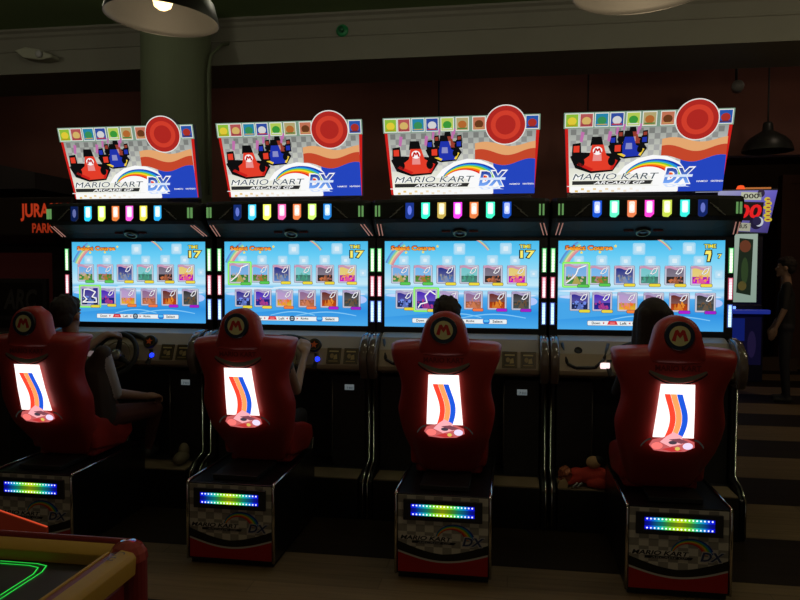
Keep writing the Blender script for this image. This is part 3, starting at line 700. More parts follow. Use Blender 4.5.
# ------------------------------------------------------------------ seats
def seat(i, label, ox, oy):
    x = CX[i]
    e = empty('arcade_chair', (x, 3.95, 0), label, 'chair', 'four red racing seats')
    # pedestal
    bm = B(x-.245, x+.245, 3.60, 4.405, .025, .452); pd = mk('pedestal', bm, M['black'], e, bevel=.006)
    mk('plinth', B(x-.235, x+.235, 3.62, 4.38, 0, .03), M['rubber'], pd)
    for s in (-1, 1):
        bm = bmesh.new(); xx = x+s*.245
        tube(bm, [(xx, 3.592, .03), (xx, 3.592, .445), (xx, 3.602, .457), (xx, 4.39, .457)], .0085, 8)
        mk('chrome_edge', bm, M['chrome'], pd, True)
    # printed end panel, picture units: x -.23..+.23, z .045...44
    P = Pic(lambda u, v, L: Vector((x+u, 3.594-.0005*L, v)))
    P.rect(-.234, .04, .234, .447, rgb(225, 222, 208), 0)
    for j in range(8):
        for k in range(10):
            if (j+k) % 2: P.rect(-.234+k*.0468, .14+j*.038, -.234+(k+1)*.0468, .14+(j+1)*.038, rgb(165, 162, 152), 1)
    P.rect(-.234, .04, .234, .13, rgb(190, 22, 26), 2)
    A = [(-.234+k*.0234, .155-.048*math.sin(PI*k/20)) for k in range(21)]
    P.band([(a, b+.035+.012*abs(k-10)/10) for k, (a, b) in enumerate(A)], A, rgb(25, 28, 26), 4); P.band(A, [(a, b-.010) for a, b in A], rgb(205, 205, 200), 5)
    P.band([(a, b-.010) for a, b in A], [(a, .125-.048*math.sin(PI*k/20)) for k, (a, b) in enumerate(A)], rgb(190, 22, 26), 5)
    rainbow(P, .055, .215, .060, .115, .85, math.radians(172), math.radians(8), 6, 20, taper=.2)
    P.rect(-.225, .212, .05, .238, rgb(235, 232, 222), 12); P.text('MARIO KART', -.222, .213, .05, .236, rgb(40, 42, 45), 13, bold=.03, shear=.25)
    P.poly([(-.16, .196), (.06, .196), (.07, .209), (-.16, .209)], rgb(30, 30, 30), 12); P.text('ARCADE GP', -.13, .198, .04, .207, rgb(200, 200, 200), 14, shear=.25)
    P.text('DX', .098, .190, .222, .244, rgb(215, 215, 220), 12, bold=.07, shear=.25); P.text('DX', .103, .194, .216, .240, rgb(60, 75, 120), 13, bold=.03, shear=.25)
    P.build('printed_panel', M['print'], pd)
    # LED bar
    zb = (.350, .402)
    ld = mk('led_housing', B(x-.205, x+.205, 3.578, 3.592, .318, .428), M['dashdark'], pd, bevel=.003)
    def hue(t):
        d = abs(t-.5)*2
        return interp_c([(0, (205, 225, 20)), (.28, (120, 215, 40)), (.5, (20, 190, 170)), (.72, (10, 120, 210)), (.88, (10, 20, 230)), (1, (10, 15, 210))], d)
    P = Pic(lambda u, v, L: Vector((x+u, 3.576-.0006*L, v)))
    for k in range(24):
        t0, t1 = k/24, (k+1)/24; xa, xb = -.165+.33*t0, -.165+.33*t1
        c0, c1 = [rgb(*[v*.8 for v in hue(t)]) for t in (t0, t1)]; d0, d1 = [rgb(*[v*.45 for v in hue(t)]) for t in (t0, t1)]
        P.poly([(xa, .345), (xb, .345), (xb, .363), (xa, .363)], [c0, c1, c1, c0], 0)
        P.poly([(xa, .385), (xb, .385), (xb, .405), (xa, .405)], [c0, c1, c1, c0], 0)
        P.poly([(xa, .363), (xb, .363), (xb, .385), (xa, .385)], [d0, d1, d1, d0], 0)
    for k in range(18):
        t = (k+.5)/18; xx = -.162+.324*t; c = mixc(rgb(*hue(t)), W_, .65)
        for z in (.352, .398): P.disc(xx, z, .0045, .0045, c, 1, 8)
    P.build('led_bar', M['led'], ld)
    # shell
    dx, dy = ox, oy
    cz = [(.48, 3.93), (.56, 3.87), (.64, 3.80), (.72, 3.735), (.80, 3.705), (.94, 3.655), (1.08, 3.622), (1.20, 3.612), (1.225, 3.614), (1.245, 3.645), (1.262, 3.665)]
    wz = [(.48, .150), (.50, .170), (.56, .190), (.62, .208), (.70, .232), (.76, .247), (.82, .259), (.87, .263), (.93, .250), (.98, .240), (1.03, .237), (1.08, .248), (1.14, .275), (1.18, .288), (1.225, .293), (1.245, .294), (1.262, .288)]
    zs = [.48, .495, .52, .56, .60, .64, .68, .72, .76, .80, .84, .87, .90, .94, .98, 1.02, 1.06, 1.10, 1.14, 1.18, 1.21, 1.228, 1.246, 1.262]
    bm = bmesh.new(); rings = []
    lean = lambda z, fx: .035*max(0, (1.26-abs(fx)*.0-z))*0
    for z in zs:
        w = interp(wz, z); y = interp(cz, z)
        drop = .0
        sec = [(-1, .17), (-1, .075), (-.95, .035), (-.86, .014), (-.5, .003), (0, 0), (.5, .003), (.86, .014), (.95, .035), (1, .075), (1, .17), (.82, .19), (.72, .15), (0, .12), (-.72, .15), (-.82, .19)]
        rr = []
        for fx, fy in sec:
            zz = z-(.022*max(0, abs(fx)-.35)/.65 if z > 1.2 else .022*max(0, abs(fx)-.35)/.65*max(0, (z-.9)/.3))
            rr.append(bm.verts.new((x+dx+fx*w, y+dy+fy, zz)))
        rings.append(rr)
    n = len(rings[0])
    for a, b in zip(rings, rings[1:]):
        for k in range(n): bm.faces.new((a[k], a[(k+1) % n], b[(k+1) % n], b[k]))
    bm.faces.new(rings[0]); bm.faces.new(rings[-1][::-1])
    sh = mk('seat_shell', bm, M['red'], e, True)
    md = sh.modifiers.new('sub', 'SUBSURF'); md.levels = 1; md.render_levels = 1
    # headrest
    hz = [(1.17, .150, 3.606), (1.20, .145, 3.596), (1.235, .135, 3.590), (1.262, .125, 3.588), (1.30, .116, 3.588), (1.335, .108, 3.592), (1.365, .092, 3.598), (1.388, .066, 3.608), (1.401, .035, 3.622), (1.404, .012, 3.635)]
    bm = bmesh.new(); rings = []
    for z, w, y in hz:
        dp_ = .11 if z < 1.38 else .07
        sec = [(-1, dp_), (-1, .05), (-.92, .022), (-.75, .006), (0, 0), (.75, .006), (.92, .022), (1, .05), (1, dp_), (.7, dp_+.03), (-.7, dp_+.03)]
        rings.append([bm.verts.new((x+dx+a*w, y+dy+b, z)) for a, b in sec])
    n = len(rings[0])
    for a, b in zip(rings, rings[1:]):
        for k in range(n): bm.faces.new((a[k], a[(k+1) % n], b[(k+1) % n], b[k]))
    bm.faces.new(rings[0]); bm.faces.new(rings[-1][::-1])
    hr = mk('headrest', bm, M['red'], e, True)
    md = hr.modifiers.new('sub', 'SUBSURF'); md.levels = 1; md.render_levels = 1
    # round badge
    P = Pic(lambda u, v, L: Vector((x+dx+u, 3.583+dy-.0006*L+v*.03, 1.312+v)))
    P.disc(0, 0, .066, .066, rgb(18, 38, 62), 0, 36); P.disc(0, 0, .048, .048, rgb(225, 222, 160), 1, 36)
    P.poly([(-.038, -.022), (-.022, .026), (-.010, .030), (0, .014), (.010, .030), (.022, .026), (.038, -.022), (.020, -.026), (.013, .006), (0, -.012), (-.013, .006), (-.020, -.026)], rgb(200, 45, 30), 3)
    def bb(bm): lathe(bm, [(0, 0), (.066, 0), (.069, -.004), (.069, -.016), (0, -.016)], Vector((x+dx, 3.5835+dy, 1.312)), (0, -1, .03), 36)
    P.build('badge', M['badge'], hr, bb)
    # name crest: shallow crescent with raised letters
    P = Pic(lambda u, v, L: Vector((x+dx+u, 3.606+dy-.0006*L-(v-1.13)*.02, v)))
    top = [(-.128+k*.0128, 1.145-.034*math.sin(PI*k/20)) for k in range(21)]; bot = [(-.134+k*.0134, 1.140-.055*math.sin(PI*k/20)**.8) for k in range(21)]
    P.band(top, bot, rgb(120, 118, 105), 0)
    P.band([(a, b-.003) for a, b in bot], [(a, b-.012) for a, b in bot], rgb(20, 20, 20), 0)
    P.text('MARIO KART', -.105, 1.142, .105, 1.170, rgb(110, 14, 12), 2, bold=.03)
    P.build('crest', M['badge'], sh)
    # back-lit picture panel
    a0, a1 = (1.080, 3.601), (.805, 3.683)
    def TL(u, v, L):
        y = interp([(.69, 3.722), (.72, 3.712), (.805, 3.683), (.94, 3.639), (1.08, 3.603)], v); return Vector((x+dx+u, y+dy-.0006*L, v))
    P = Pic(TL); vs_ = [.805+.275*k/8 for k in range(9)]
    half = lambda v: lerp(.096, .078, (v-.805)/.275)
    for a, b in zip(vs_, vs_[1:]): P.poly([(-half(a), a), (half(a), a), (half(b), b), (-half(b), b)], [rgb(255, 240, 236)]*4, 0)
    # three plain ribbons sweeping up from the kart
    for kk, (c_, o_) in enumerate(((rgb(225, 60, 40), -.030), (rgb(240, 140, 80), -.002), (rgb(25, 75, 190), .026))):
        cen = [(o_+.020*math.sin((z_-.80)*17), z_) for z_ in [.80+.0115*q_ for q_ in range(21)]]
        P.band([(a-.0135, b) for a, b in cen], [(a+.0135, b) for a, b in cen], c_, 2+kk)
    # kart at the foot of the panel
    q = lambda pts: pts
    sq = lambda pts: [(a, .728+(b-.695)*.72) for a, b in pts]
    P.poly(sq([(-.110, .745), (-.085, .705), (-.02, .695), (.06, .702), (.105, .735), (.100, .775), (.06, .800), (-.04, .808), (-.095, .785)]), rgb(170, 80, 80), 6)
    P.poly(sq([(-.060, .770), (-.01, .735), (.05, .760), (.04, .815), (.0, .845), (-.03, .815)]), rgb(215, 150, 155), 7)
    P.disc(-.072, .760, .027, .019, rgb(220, 105, 100), 8, 14); P.disc(.072, .763, .024, .018, rgb(205, 190, 215), 8, 14); P.disc(.025, .748, .012, .010, rgb(190, 165, 80), 9, 12); P.disc(.0, .780, .020, .010, rgb(60, 50, 60), 9, 12)
    P.poly(sq([(-.05, .715), (.0, .700), (.05, .71), (.0, .735)]), rgb(170, 45, 45), 8); P.poly(sq([(-.02, .79), (.03, .80), (.075, .775), (.04, .76)]), rgb(110, 60, 70), 9)
    for s_ in (-1, 1): P.band([(s_*(.10+.006*k), .80-.002*k*k*.3) for k in range(9)], [(s_*(.10+.006*k), .79-.002*k*k*.32) for k in range(9)], rgb(28, 29, 26), 0)
    P.build('lit_panel', M['lightbox'], sh)
    # cushion and bolsters in front
    bm = bmesh.new(); prism(bm, [(3.95+dy, .47), (4.32+dy, .47), (4.36+dy, .56), (4.32+dy, .60), (3.98+dy, .585)], 'x', x+dx-.19, x+dx+.19)
    mk('seat_cushion', bm, M['redpad'], e, True, bevel=.02, seg=3)
    for s in (-1, 1):
        a, b = sorted((x+dx+s*.155, x+dx+s*.213))
        bm = bmesh.new(); prism(bm, [(3.93+dy, .52), (4.25+dy, .48), (4.36+dy, .54), (4.34+dy, .62), (4.2+dy, .665), (4.0+dy, .70), (3.90+dy, .76), (3.88+dy, .68)], 'x', a, b)
        mk('side_bolster', bm, M['red'], e, True, bevel=.02, seg=3)
    # rail under the shell
    mk('seat_rail', B(x-.13, x+.13, 3.66, 4.30, .455, .482), M['dark'], e, bevel=.004)
    return e
def interp_c(tab, x):
    for (x0, c0), (x1, c1) in zip(tab, tab[1:]):
        if x <= x1: return tuple(lerp(a, b, (x-x0)/(x1-x0)) for a, b in zip(c0, c1))
    return tab[-1][1]
seat(0, 'red racing seat at the far left, a person in pale sleeves sitting in it', -.005, -.03)
seat(1, 'second red racing seat from the left, a bare arm showing at its right', .027, .04)
seat(2, 'red racing seat with short dark hair showing above its headrest', 0, -.01)
seat(3, 'red racing seat at the right end, long dark hair showing left of its headrest', -.04, -.11)

# ------------------------------------------------------------------ people
def capsule(bm, p, r, q, s, n=10):
    t = bmesh.new(); p, q = Vector(p), Vector(q)
    for c, rr in ((p, r), (q, s)):
        bmesh.ops.create_icosphere(t, subdivisions=2, radius=rr, matrix=Matrix.Translation(c))
    bmesh.ops.convex_hull(t, input=t.verts[:])
    loose = [v for v in t.verts if not v.link_faces]
    bmesh.ops.delete(t, geom=loose, context='VERTS')
    me = bpy.data.meshes.new('t'); t.to_mesh(me); t.free(); bm.from_mesh(me); bpy.data.meshes.remove(me)
def ellips(bm, c, rx, ry, rz, rot=0.):
    bmesh.ops.create_uvsphere(bm, u_segments=20, v_segments=14, radius=1, matrix=Matrix.Translation(c) @ Matrix.Rotation(rot, 4, 'Z') @ Matrix.Diagonal((rx, ry, rz, 1)))

def hand(bones, wrist, direc, palm_n, side, curl, lab='skin'):
    """palm with four fingers and a thumb; direc = along the hand, palm_n = out of the back of the hand"""
    w = Vector(wrist); d = Vector(direc).normalized(); nn = Vector(palm_n); nn = (nn-d*nn.dot(d)).normalized(); s = d.cross(nn)*side
    bones.append((w, .024, w+d*.03, .026, lab))
    for k in range(4):
        a = (k-1.5)*.019
        root = w+d*.078+s*a; bones.append((w+d*.02+s*a*.6, .016, root, .0125, lab))
        Ls = [.040, .027, .021] if k in (1, 2) else ([.037, .024, .019] if k == 0 else [.030, .020, .017])
        p = root; ang = curl*.35
        for j, L in enumerate(Ls):
            dd = (d*math.cos(ang)-nn*math.sin(ang)).normalized(); q = p+dd*L
            bones.append((p, .0098-.0008*j, q, .0092-.0009*j, lab)); p = q; ang += curl*.6
    t0 = w+d*.02-s*.022; t1 = t0-s*.026+d*.028-nn*.008; t2 = t1+d*.03-nn*.012*curl; t3 = t2+d*.022+s*.006-nn*.012*curl
    bones += [(t0, .016, t1, .0125, lab), (t1, .012, t2, .0108, lab), (t2, .0105, t3, .009, lab)]

def person(name_label, cat_group, base, J, mats, hair, voxel=.008):
    """J: joints dict in world space; mats: dict label -> material; one continuous remeshed body"""
    bones = []
    V = lambda k: Vector(J[k])
    sc = J.get('s', 1.)
    pel, ch, nk, hd = V('pelvis'), V('chest'), V('neck'), V('head')
    fwd = Vector(J['fwd']).normalized(); rt = fwd.cross(Vector((0, 0, 1))).normalized()
    up = (hd-nk).normalized()
    for s in (-1, 1):
        S = 'R' if s > 0 else 'L'
        bones.append((pel+rt*s*.075*sc, .105*sc, ch+rt*s*.085*sc, .095*sc, 'top'))
        bones.append((ch+rt*s*.085*sc, .09*sc, V('sh'+S), .055*sc, 'top'))
        bones.append((pel+rt*s*.06*sc, .105*sc, V('hip'+S), .10*sc, 'low'))
        bones.append((V('sh'+S), .052*sc, V('el'+S), .040*sc, J.get('sl1', 'top')))
        bones.append((V('el'+S), .039*sc, V('wr'+S), .026*sc, J.get('sl2', 'skin')))
        bones.append((V('hip'+S), .088*sc, V('kn'+S), .056*sc, 'low'))
        bones.append((V('kn'+S), .055*sc, V('an'+S), .036*sc, 'low'))
        ft = Vector(J.get('ftdir', (fwd.x, fwd.y, 0))).normalized()
        a = V('an'+S); bones.append((a-ft*.03*sc-Vector((0, 0, .035*sc)), .036*sc, a+ft*.13*sc-Vector((0, 0, .045*sc)), .030*sc, 'shoe'))
        bones.append((a, .036*sc, a-Vector((0, 0, .04*sc)), .036*sc, 'shoe'))
        hv = V('wr'+S)+Vector(J['hd'+S]).normalized()*.001
        hand(bones, hv, J['hd'+S], J['pn'+S], s, J.get('curl', 1.2))
    bones.append((nk-Vector((0, 0, .06*sc)), .060*sc, hd-up*.06*sc, .050*sc, 'skin'))
    bm = bmesh.new()
    for p, r, q, s, l in bones: capsule(bm, p, r, q, s)
    # head: cranium, jaw, nose, ears, brow, lips
    yawz = math.atan2(-fwd.x, fwd.y)
    H = lambda a, b, c: hd+rt*a*sc+fwd*b*sc+Vector((0, 0, c*sc))
    ellips(bm, H(0, -.012, .028), .074*sc, .094*sc, .088*sc, yawz); ellips(bm, H(0, .022, -.035), .060*sc, .072*sc, .080*sc, yawz)
    capsule(bm, H(0, .092, .01), .010*sc, H(0, .108, -.022), .014*sc); capsule(bm, H(-.02, .088, -.062), .010*sc, H(.02, .088, -.062), .010*sc)
    capsule(bm, H(-.035, .080, .030), .012*sc, H(.035, .080, .030), .012*sc); capsule(bm, H(-.01, .082, -.095), .02*sc, H(.01, .082, -.095), .02*sc)
    for s in (-1, 1): ellips(bm, H(s*.078, -.005, -.008), .012*sc, .020*sc, .032*sc, yawz)
    me = bpy.data.meshes.new('person'); bm.to_mesh(me); bm.free()
    o = bpy.data.objects.new('person', me); COL.objects.link(o)
    md = o.modifiers.new('r', 'REMESH'); md.mode = 'VOXEL'; md.voxel_size = voxel; md.use_smooth_shade = True
    sm = o.modifiers.new('s', 'SMOOTH'); sm.factor = .5; sm.iterations = 3
    dg = bpy.context.evaluated_depsgraph_get(); dg.update(); me2 = bpy.data.meshes.new_from_object(o.evaluated_get(dg))
    o.modifiers.clear(); o.data = me2
    labs = ['skin', 'top', 'low', 'shoe', 'sleeve']; me2.materials.clear()
    for l in labs: me2.materials.append(mats.get(l, mats['top']))
    for p in me2.polygons:
        c = p.center; best = 1e9; bl = 'skin'
        for a, r, b, s, l in bones:
            ab = b-a; t = max(0, min(1, (c-a).dot(ab)/max(1e-9, ab.length_squared))); d = (c-a-ab*t).length-lerp(r, s, t)
            if d < best: best = d; bl = l
        if (c-hd).length < .125*sc and c.z > nk.z+.02: bl = 'skin'
        p.material_index = labs.index(bl); p.use_smooth = True
    off = Vector(base)
    for v in me2.vertices: v.co -= off
    o.location = off
    # eyes
    for s in (-1, 1):
        b2 = bmesh.new(); ellips(b2, H(s*.031, .079, .010), .013*sc, .010*sc, .009*sc, yawz); ey = mk('eye', b2, M['eyewhite'], o, True)
        b2 = bmesh.new(); ellips(b2, H(s*.031, .087, .010), .006*sc, .004*sc, .006*sc, yawz); mk('iris', b2, M['rubber'], ey, True)
    b2 = bmesh.new(); capsule(b2, H(-.018, .096, -.062), .004*sc, H(.018, .096, -.062), .004*sc); mk('mouth', b2, M['lips'], o, True)
    b2 = bmesh.new(); hair(b2, H, sc, yawz); 
    me = bpy.data.meshes.new('h'); b2.to_mesh(me); b2.free(); ho = bpy.data.objects.new('hair', me); COL.objects.link(ho)
    md = ho.modifiers.new('r', 'REMESH'); md.mode = 'VOXEL'; md.voxel_size = .007; md.use_smooth_shade = True
    tx = bpy.data.textures.new('strand', 'CLOUDS'); tx.noise_scale = .02
    dm = ho.modifiers.new('d', 'DISPLACE'); dm.texture = tx; dm.strength = .003 if hair is long_hair else .006; dm.mid_level = .5
    dg = bpy.context.evaluated_depsgraph_get(); dg.update(); me3 = bpy.data.meshes.new_from_object(ho.evaluated_get(dg)); ho.modifiers.clear(); ho.data = me3
    me3.materials.append(M['hair'])
    for p in me3.polygons: p.use_smooth = True
    for v in me3.vertices: v.co -= off
    ho.parent = o
    tag(o, name_label, 'person', cat_group)
    return o
M['eyewhite'] = mat('eye_white', (.6, .6, .58), .3); M['lips'] = mat('lips', (.35, .12, .1), .5)
M['hair'] = mat('dark_hair', (.016, .010, .008), .75, noise=(60, .5))
skin = mat('tan_skin', (.30, .16, .10), .55); skin2 = mat('light_skin', (.42, .26, .18), .55)
navy = mat('dark_trousers', (.03, .03, .04), .8); shoe = mat('dark_shoe', (.03, .03, .03), .6)

def short_hair(b, H, sc, yz):
    ellips(b, H(0, -.028, .045), .086*sc, .100*sc, .088*sc, yz); ellips(b, H(0, .02, .085), .07*sc, .07*sc, .045*sc, yz); ellips(b, H(0, -.06, -.01), .075*sc, .055*sc, .07*sc, yz)
    rr = random.Random(2)
    for k in range(26):
        a = rr.uniform(0, 2*PI); e_ = rr.uniform(.1, 1.3); p = (.078*math.cos(a)*math.cos(e_), -.02+.09*math.sin(a)*math.cos(e_), .05+.08*math.sin(e_))
        q = tuple(c*1.22 for c in p[:2])+(p[2]*1.12+.004,); capsule(b, H(*p), .016*sc, H(*[lerp(u_, w_, .6) for u_, w_ in zip(p, q)]), .006*sc)
STR = {'long': .003}
def long_hair(b, H, sc, yz):
    ellips(b, H(0, -.022, .040), .092*sc, .106*sc, .092*sc, yz)
    for s in (-1, 1): capsule(b, H(s*.070, -.03, .03), .045*sc, H(s*.085, -.045, -.19), .048*sc)
    for s in (-.4, 0, .4): capsule(b, H(s*.12, -.07, .03), .055*sc, H(s*.17, -.085, -.26), .045*sc)

def seated(k, rel, headpos, sc, fwdx=0., **over):
    x = CX[k]+rel
    J = dict(s=sc, fwd=(fwdx, 1, 0), pelvis=(x, 4.08, .60+.10*sc), chest=(x, 4.02, .60+.42*sc), head=headpos)
    J['neck'] = (lerp(x, headpos[0], .7), lerp(4.0, headpos[1], .6), headpos[2]-.16*sc)
    for s, S in ((-1, 'L'), (1, 'R')):
        J['sh'+S] = (x+s*.165*sc, 4.0, headpos[2]-.25*sc); J['el'+S] = (x+s*.22*sc, 4.17, headpos[2]-.48*sc)
        J['wr'+S] = (CX[k]+s*.150, 4.385, 1.02); J['hd'+S] = (-s*.1, .6, .75); J['pn'+S] = (s*.6, -.8, .2)
        J['hip'+S] = (x+s*.085*sc, 4.12, .60+.08*sc); J['kn'+S] = (x+s*.12*sc, 4.50, .62+.05*sc); J['an'+S] = (x+s*.11*sc, 4.60, .36)
    J.update(over); return J
# left seat: pale sleeves, one arm resting on the lap, the other reaching to the wheel
J = seated(0, .06, (-2.67, 3.93, 1.335), .92, sl1='sleeve', sl2='skin')
J['shR'] = (-2.475, 3.99, 1.10); J['elR'] = (-2.455, 4.10, .83); J['wrR'] = (-2.37, 4.33, .775); J['hdR'] = (.25, 1, -.05); J['pnR'] = (.2, .1, 1)
J['knR'] = (-2.40, 4.49, .66); J['shL'] = (-2.80, 4.0, 1.12)
J['wrL'] = (-2.70, 4.37, 1.17); J['elL'] = (-2.86, 4.17, 1.0); J['hdL'] = (.25, .9, .15); J['pnL'] = (0, -.2, 1)
person('dark haired person in pale sleeves sitting in the leftmost seat', None, (-2.62, 4.08, .6), J,
       dict(skin=skin, top=mat('dark_brown_shirt', (.05, .035, .03), .8), sleeve=mat('pale_sleeve', (.42, .40, .42), .8), low=mat('dark_red_brown_trousers', (.10, .03, .025), .8), shoe=shoe), short_hair)
# second seat: small person hidden by the shell, arm visible
J = seated(1, .03, (-1.485, 3.97, 1.15), .78, sl2='skin', sl1='skin')
J['shR'] = (-1.31, 4.02, 1.05); J['elR'] = (-1.285, 4.13, .88); J['wrR'] = (-1.30, 4.36, 1.075)
person('small person hidden behind the second seat, bare arm reaching for the steering wheel', None, (-1.46, 4.08, .6), J,
       dict(skin=skin2, top=mat('grey_tshirt', (.10, .10, .11), .8), low=navy, shoe=shoe), short_hair)
# third seat
J = seated(2, .0, (-.345, 3.90, 1.355), .90, sl2='skin')
person('person with short dark hair sitting in the third seat, only the hair above the headrest', None, (-.334, 4.08, .6), J,
       dict(skin=skin, top=mat('charcoal_tshirt', (.05, .05, .055), .8), low=navy, shoe=shoe), short_hair)
# fourth seat
J = seated(3, -.02, (.755, 3.93, 1.36), .90, sl2='skin')
person('person with long dark hair sitting in the rightmost seat, head leaning to the left', None, (.80, 4.08, .6), J,
       dict(skin=skin2, top=mat('black_top', (.025, .022, .025), .8), low=navy, shoe=shoe), long_hair)
# standing bystander, far right
bx, by = 3.36, 9.3
J = dict(s=1.0, fwd=(-.9, .35, 0), pelvis=(bx, by, .98), chest=(bx, by, 1.32), neck=(bx, by, 1.50), head=(bx-.02, by, 1.66), sl2='skin', sl1='top',
         shL=(bx-.06, by-.18, 1.44), shR=(bx+.06, by+.18, 1.44), elL=(bx-.10, by-.24, 1.17), elR=(bx+.08, by+.24, 1.15), wrL=(bx-.20, by-.24, .93), wrR=(bx-.06, by+.26, .91),
         hdL=(-.3, 0, -1), hdR=(-.2, 0, -1), pnL=(0, -1, 0), pnR=(0, 1, 0), hipL=(bx-.03, by-.09, .93), hipR=(bx+.03, by+.09, .93), knL=(bx-.04, by-.11, .50), knR=(bx+.03, by+.11, .50),
         anL=(bx, by-.11, .085), anR=(bx+.05, by+.11, .085), curl=.5)
person('person in dark clothes standing beside the far machine with red digits', None, (bx, by, 0), J,
       dict(skin=skin2, top=mat('black_tshirt', (.02, .02, .02), .8), low=navy, shoe=shoe), short_hair, voxel=.011)

# ------------------------------------------------------------------ toy and paper bag on the platform of the fourth cabinet
tx, ty, tz = .525, 4.50, .271
toy = empty('stuffed_toy', (tx, ty, tz), 'red stuffed toy with a tan head lying on the platform left of the rightmost seat', 'toy')
red = mat('red_plush', (.62, .055, .03), .85, noise=(80, .3))
bm = bmesh.new(); ellips(bm, (tx, ty, tz+.065), .115, .06, .055, .1); ellips(bm, (tx-.10, ty+.0, tz+.07), .06, .05, .04, .3)
capsule(bm, (tx+.08, ty, tz+.05), .032, (tx+.17, ty-.01, tz+.045), .016); capsule(bm, (tx-.02, ty-.045, tz+.03), .028, (tx+.05, ty-.07, tz+.03), .03)
capsule(bm, (tx-.06, ty-.02, tz+.06), .03, (tx-.15, ty-.05, tz+.03), .02)
to = mk('body', bm, red, toy, True); md = to.modifiers.new('r', 'REMESH'); md.mode = 'VOXEL'; md.voxel_size = .006; md.use_smooth_shade = True
bm = bmesh.new(); ellips(bm, (tx+.0, ty-.01, tz+.150), .046, .042, .040); mk('head', bm, mat('tan_plush', (.60, .38, .18), .85, noise=(80, .2)), toy, True)
bm = bmesh.new(); ellips(bm, (tx+.028, ty-.012, tz+.165), .028, .034, .028); mk('cap', bm, M['rubber'], toy, True)
bm = bmesh.new()
for px in (-.13, -.105): tube(bm, [(tx+px, ty-.075, tz+.008), (tx+px+.03, ty-.07, tz+.035)], .006, 6)
mk('strap', bm, mat('white_strap', (.5, .5, .5), .6), toy, True)
bag = empty('crumpled_bag', (.31, 4.47, tz), 'crumpled orange-brown snack bag between the chrome posts and the red toy', 'bag')
bm = bmesh.new(); bmesh.ops.create_icosphere(bm, subdivisions=3, radius=1, matrix=Matrix.Translation((.352, 4.47, tz+.064)) @ Matrix.Diagonal((.042, .045, .056, 1)))
rr = random.Random(4)
for v in bm.verts: v.co += Vector((rr.uniform(-1, 1), rr.uniform(-1, 1), rr.uniform(-.4, 1)))*.009
mk('wrapper', bm, mat('orange_brown_foil', (.42, .14, .06), .35, .3, noise=(30, .5)), bag)
bm = bmesh.new(); prism(bm, [(.302, tz+.002), (.362, tz+.002), (.366, tz+.03), (.345, tz+.062), (.310, tz+.04)], 'y', 4.414, 4.421); mk('flap', bm, mat('tan_paper', (.60, .42, .22), .7), bag)
sh_ = bmesh.new(); ellips(sh_, (-2.235, 4.53, .315), .045, .09, .044); ellips(sh_, (-2.235, 4.57, .35), .036, .045, .06)
tag(mk('shoe', sh_, mat('olive_shoe', (.20, .17, .10), .7), smooth=True), 'dim olive shoe lying on the platform of the leftmost cabinet', 'shoe')

# ------------------------------------------------------------------ air hockey style table, bottom left
TZ = .80
at = empty('air_hockey_table', (-1.6, 1.2, 0), 'black playfield table with green glowing lines and ochre rails at the bottom left', 'table')
ochre = mat('ochre_rail', (.62, .36, .05), .55, noise=(6, .1), spec=.25); maroon = mat('maroon_gloss', (.26, .02, .02), .4, coat=.1)
x1, y1, yb_, xw = -1.045, 1.925, .2, -2.75
mk('table_body', B(xw+.05, x1-.03, yb_+.05, y1-.03, .30, TZ-.06), maroon, at, bevel=.02)
for sx in (xw+.15, x1-.22):
    for sy in (yb_+.15, y1-.22): mk('leg', B(sx, sx+.12, sy, sy+.12, 0, .30), M['black'], at, bevel=.01)
def field_T(u, v, L): return Vector((u, v, TZ-.035+.0006*L))
mk('playfield', B(xw+.06, x1-.06, yb_+.06, y1-.06, TZ-.06, TZ-.036), M['black'], at)
P = Pic(lambda u, v, L: field_T(u, v, L+1)); g = rgb(40, 210, 70)
def loop(off, w):
    c = .05; X1_, Y1_ = x1-.250-off, y1-.105-off; X0_, Y0_ = xw+.3+off, yb_+.12+off
    pts = [(X0_, Y1_), (X1_-c, Y1_), (X1_-c*.3, Y1_-c*.3*.6), (X1_, Y1_-c), (X1_, Y0_), (X0_, Y0_), (X0_, Y1_)]; P.line(pts, w, g, 0)
loop(0, .0035); loop(.015, .0035)
for a in range(3):
    for b in range(4): P.disc(x1-.36-b*.045-a*.02, y1-.20-a*.045, .010, .007, g, 0, 10)
rr = random.Random(9)
P.build('glowing_lines', pic_mat('green_neon_lines', 1.1), at)
P = Pic(lambda u, v, L: field_T(u, v, L+1))
for k in range(90): P.disc(rr.uniform(xw+.1, x1-.08), rr.uniform(yb_+.1, y1-.08), .0016, .0016, rgb(110, 110, 105), 0, 6)
P.build('speckles', pic_mat('white_speckles', 0, base=1), at)
# rails: far and right, profile with an ochre outside, maroon groove and ochre inner lip
def rail(a, b, inward):
    a, b, n_ = Vector(a), Vector(b), Vector(inward)
    e_ = at
    def strip(prof, m, name):
        bm = bmesh.new(); A = [bm.verts.new(a+n_*u+Vector((0, 0, z))) for u, z in prof]; Bq = [bm.verts.new(b+n_*u+Vector((0, 0, z))) for u, z in prof]; k = len(prof)
        bm.faces.new(A); bm.faces.new(Bq[::-1])
        for i in range(k): bm.faces.new((A[i], A[(i+1) % k], Bq[(i+1) % k], Bq[i]))
        return mk(name, bm, m, e_, True, bevel=.003)
    strip([(0, TZ-.05), (-.008, TZ-.01), (.004, TZ+.016), (.020, TZ+.021), (.032, TZ+.013), (.036, TZ-.05)], maroon, 'rail_edge')
    strip([(.032, TZ-.05), (.034, TZ+.010), (.040, TZ+.010), (.082, TZ-.008), (.088, TZ-.04), (.088, TZ-.05)], ochre, 'rail')
rail((xw+.06, y1, 0), (x1-.05, y1, 0), (0, -1, 0))
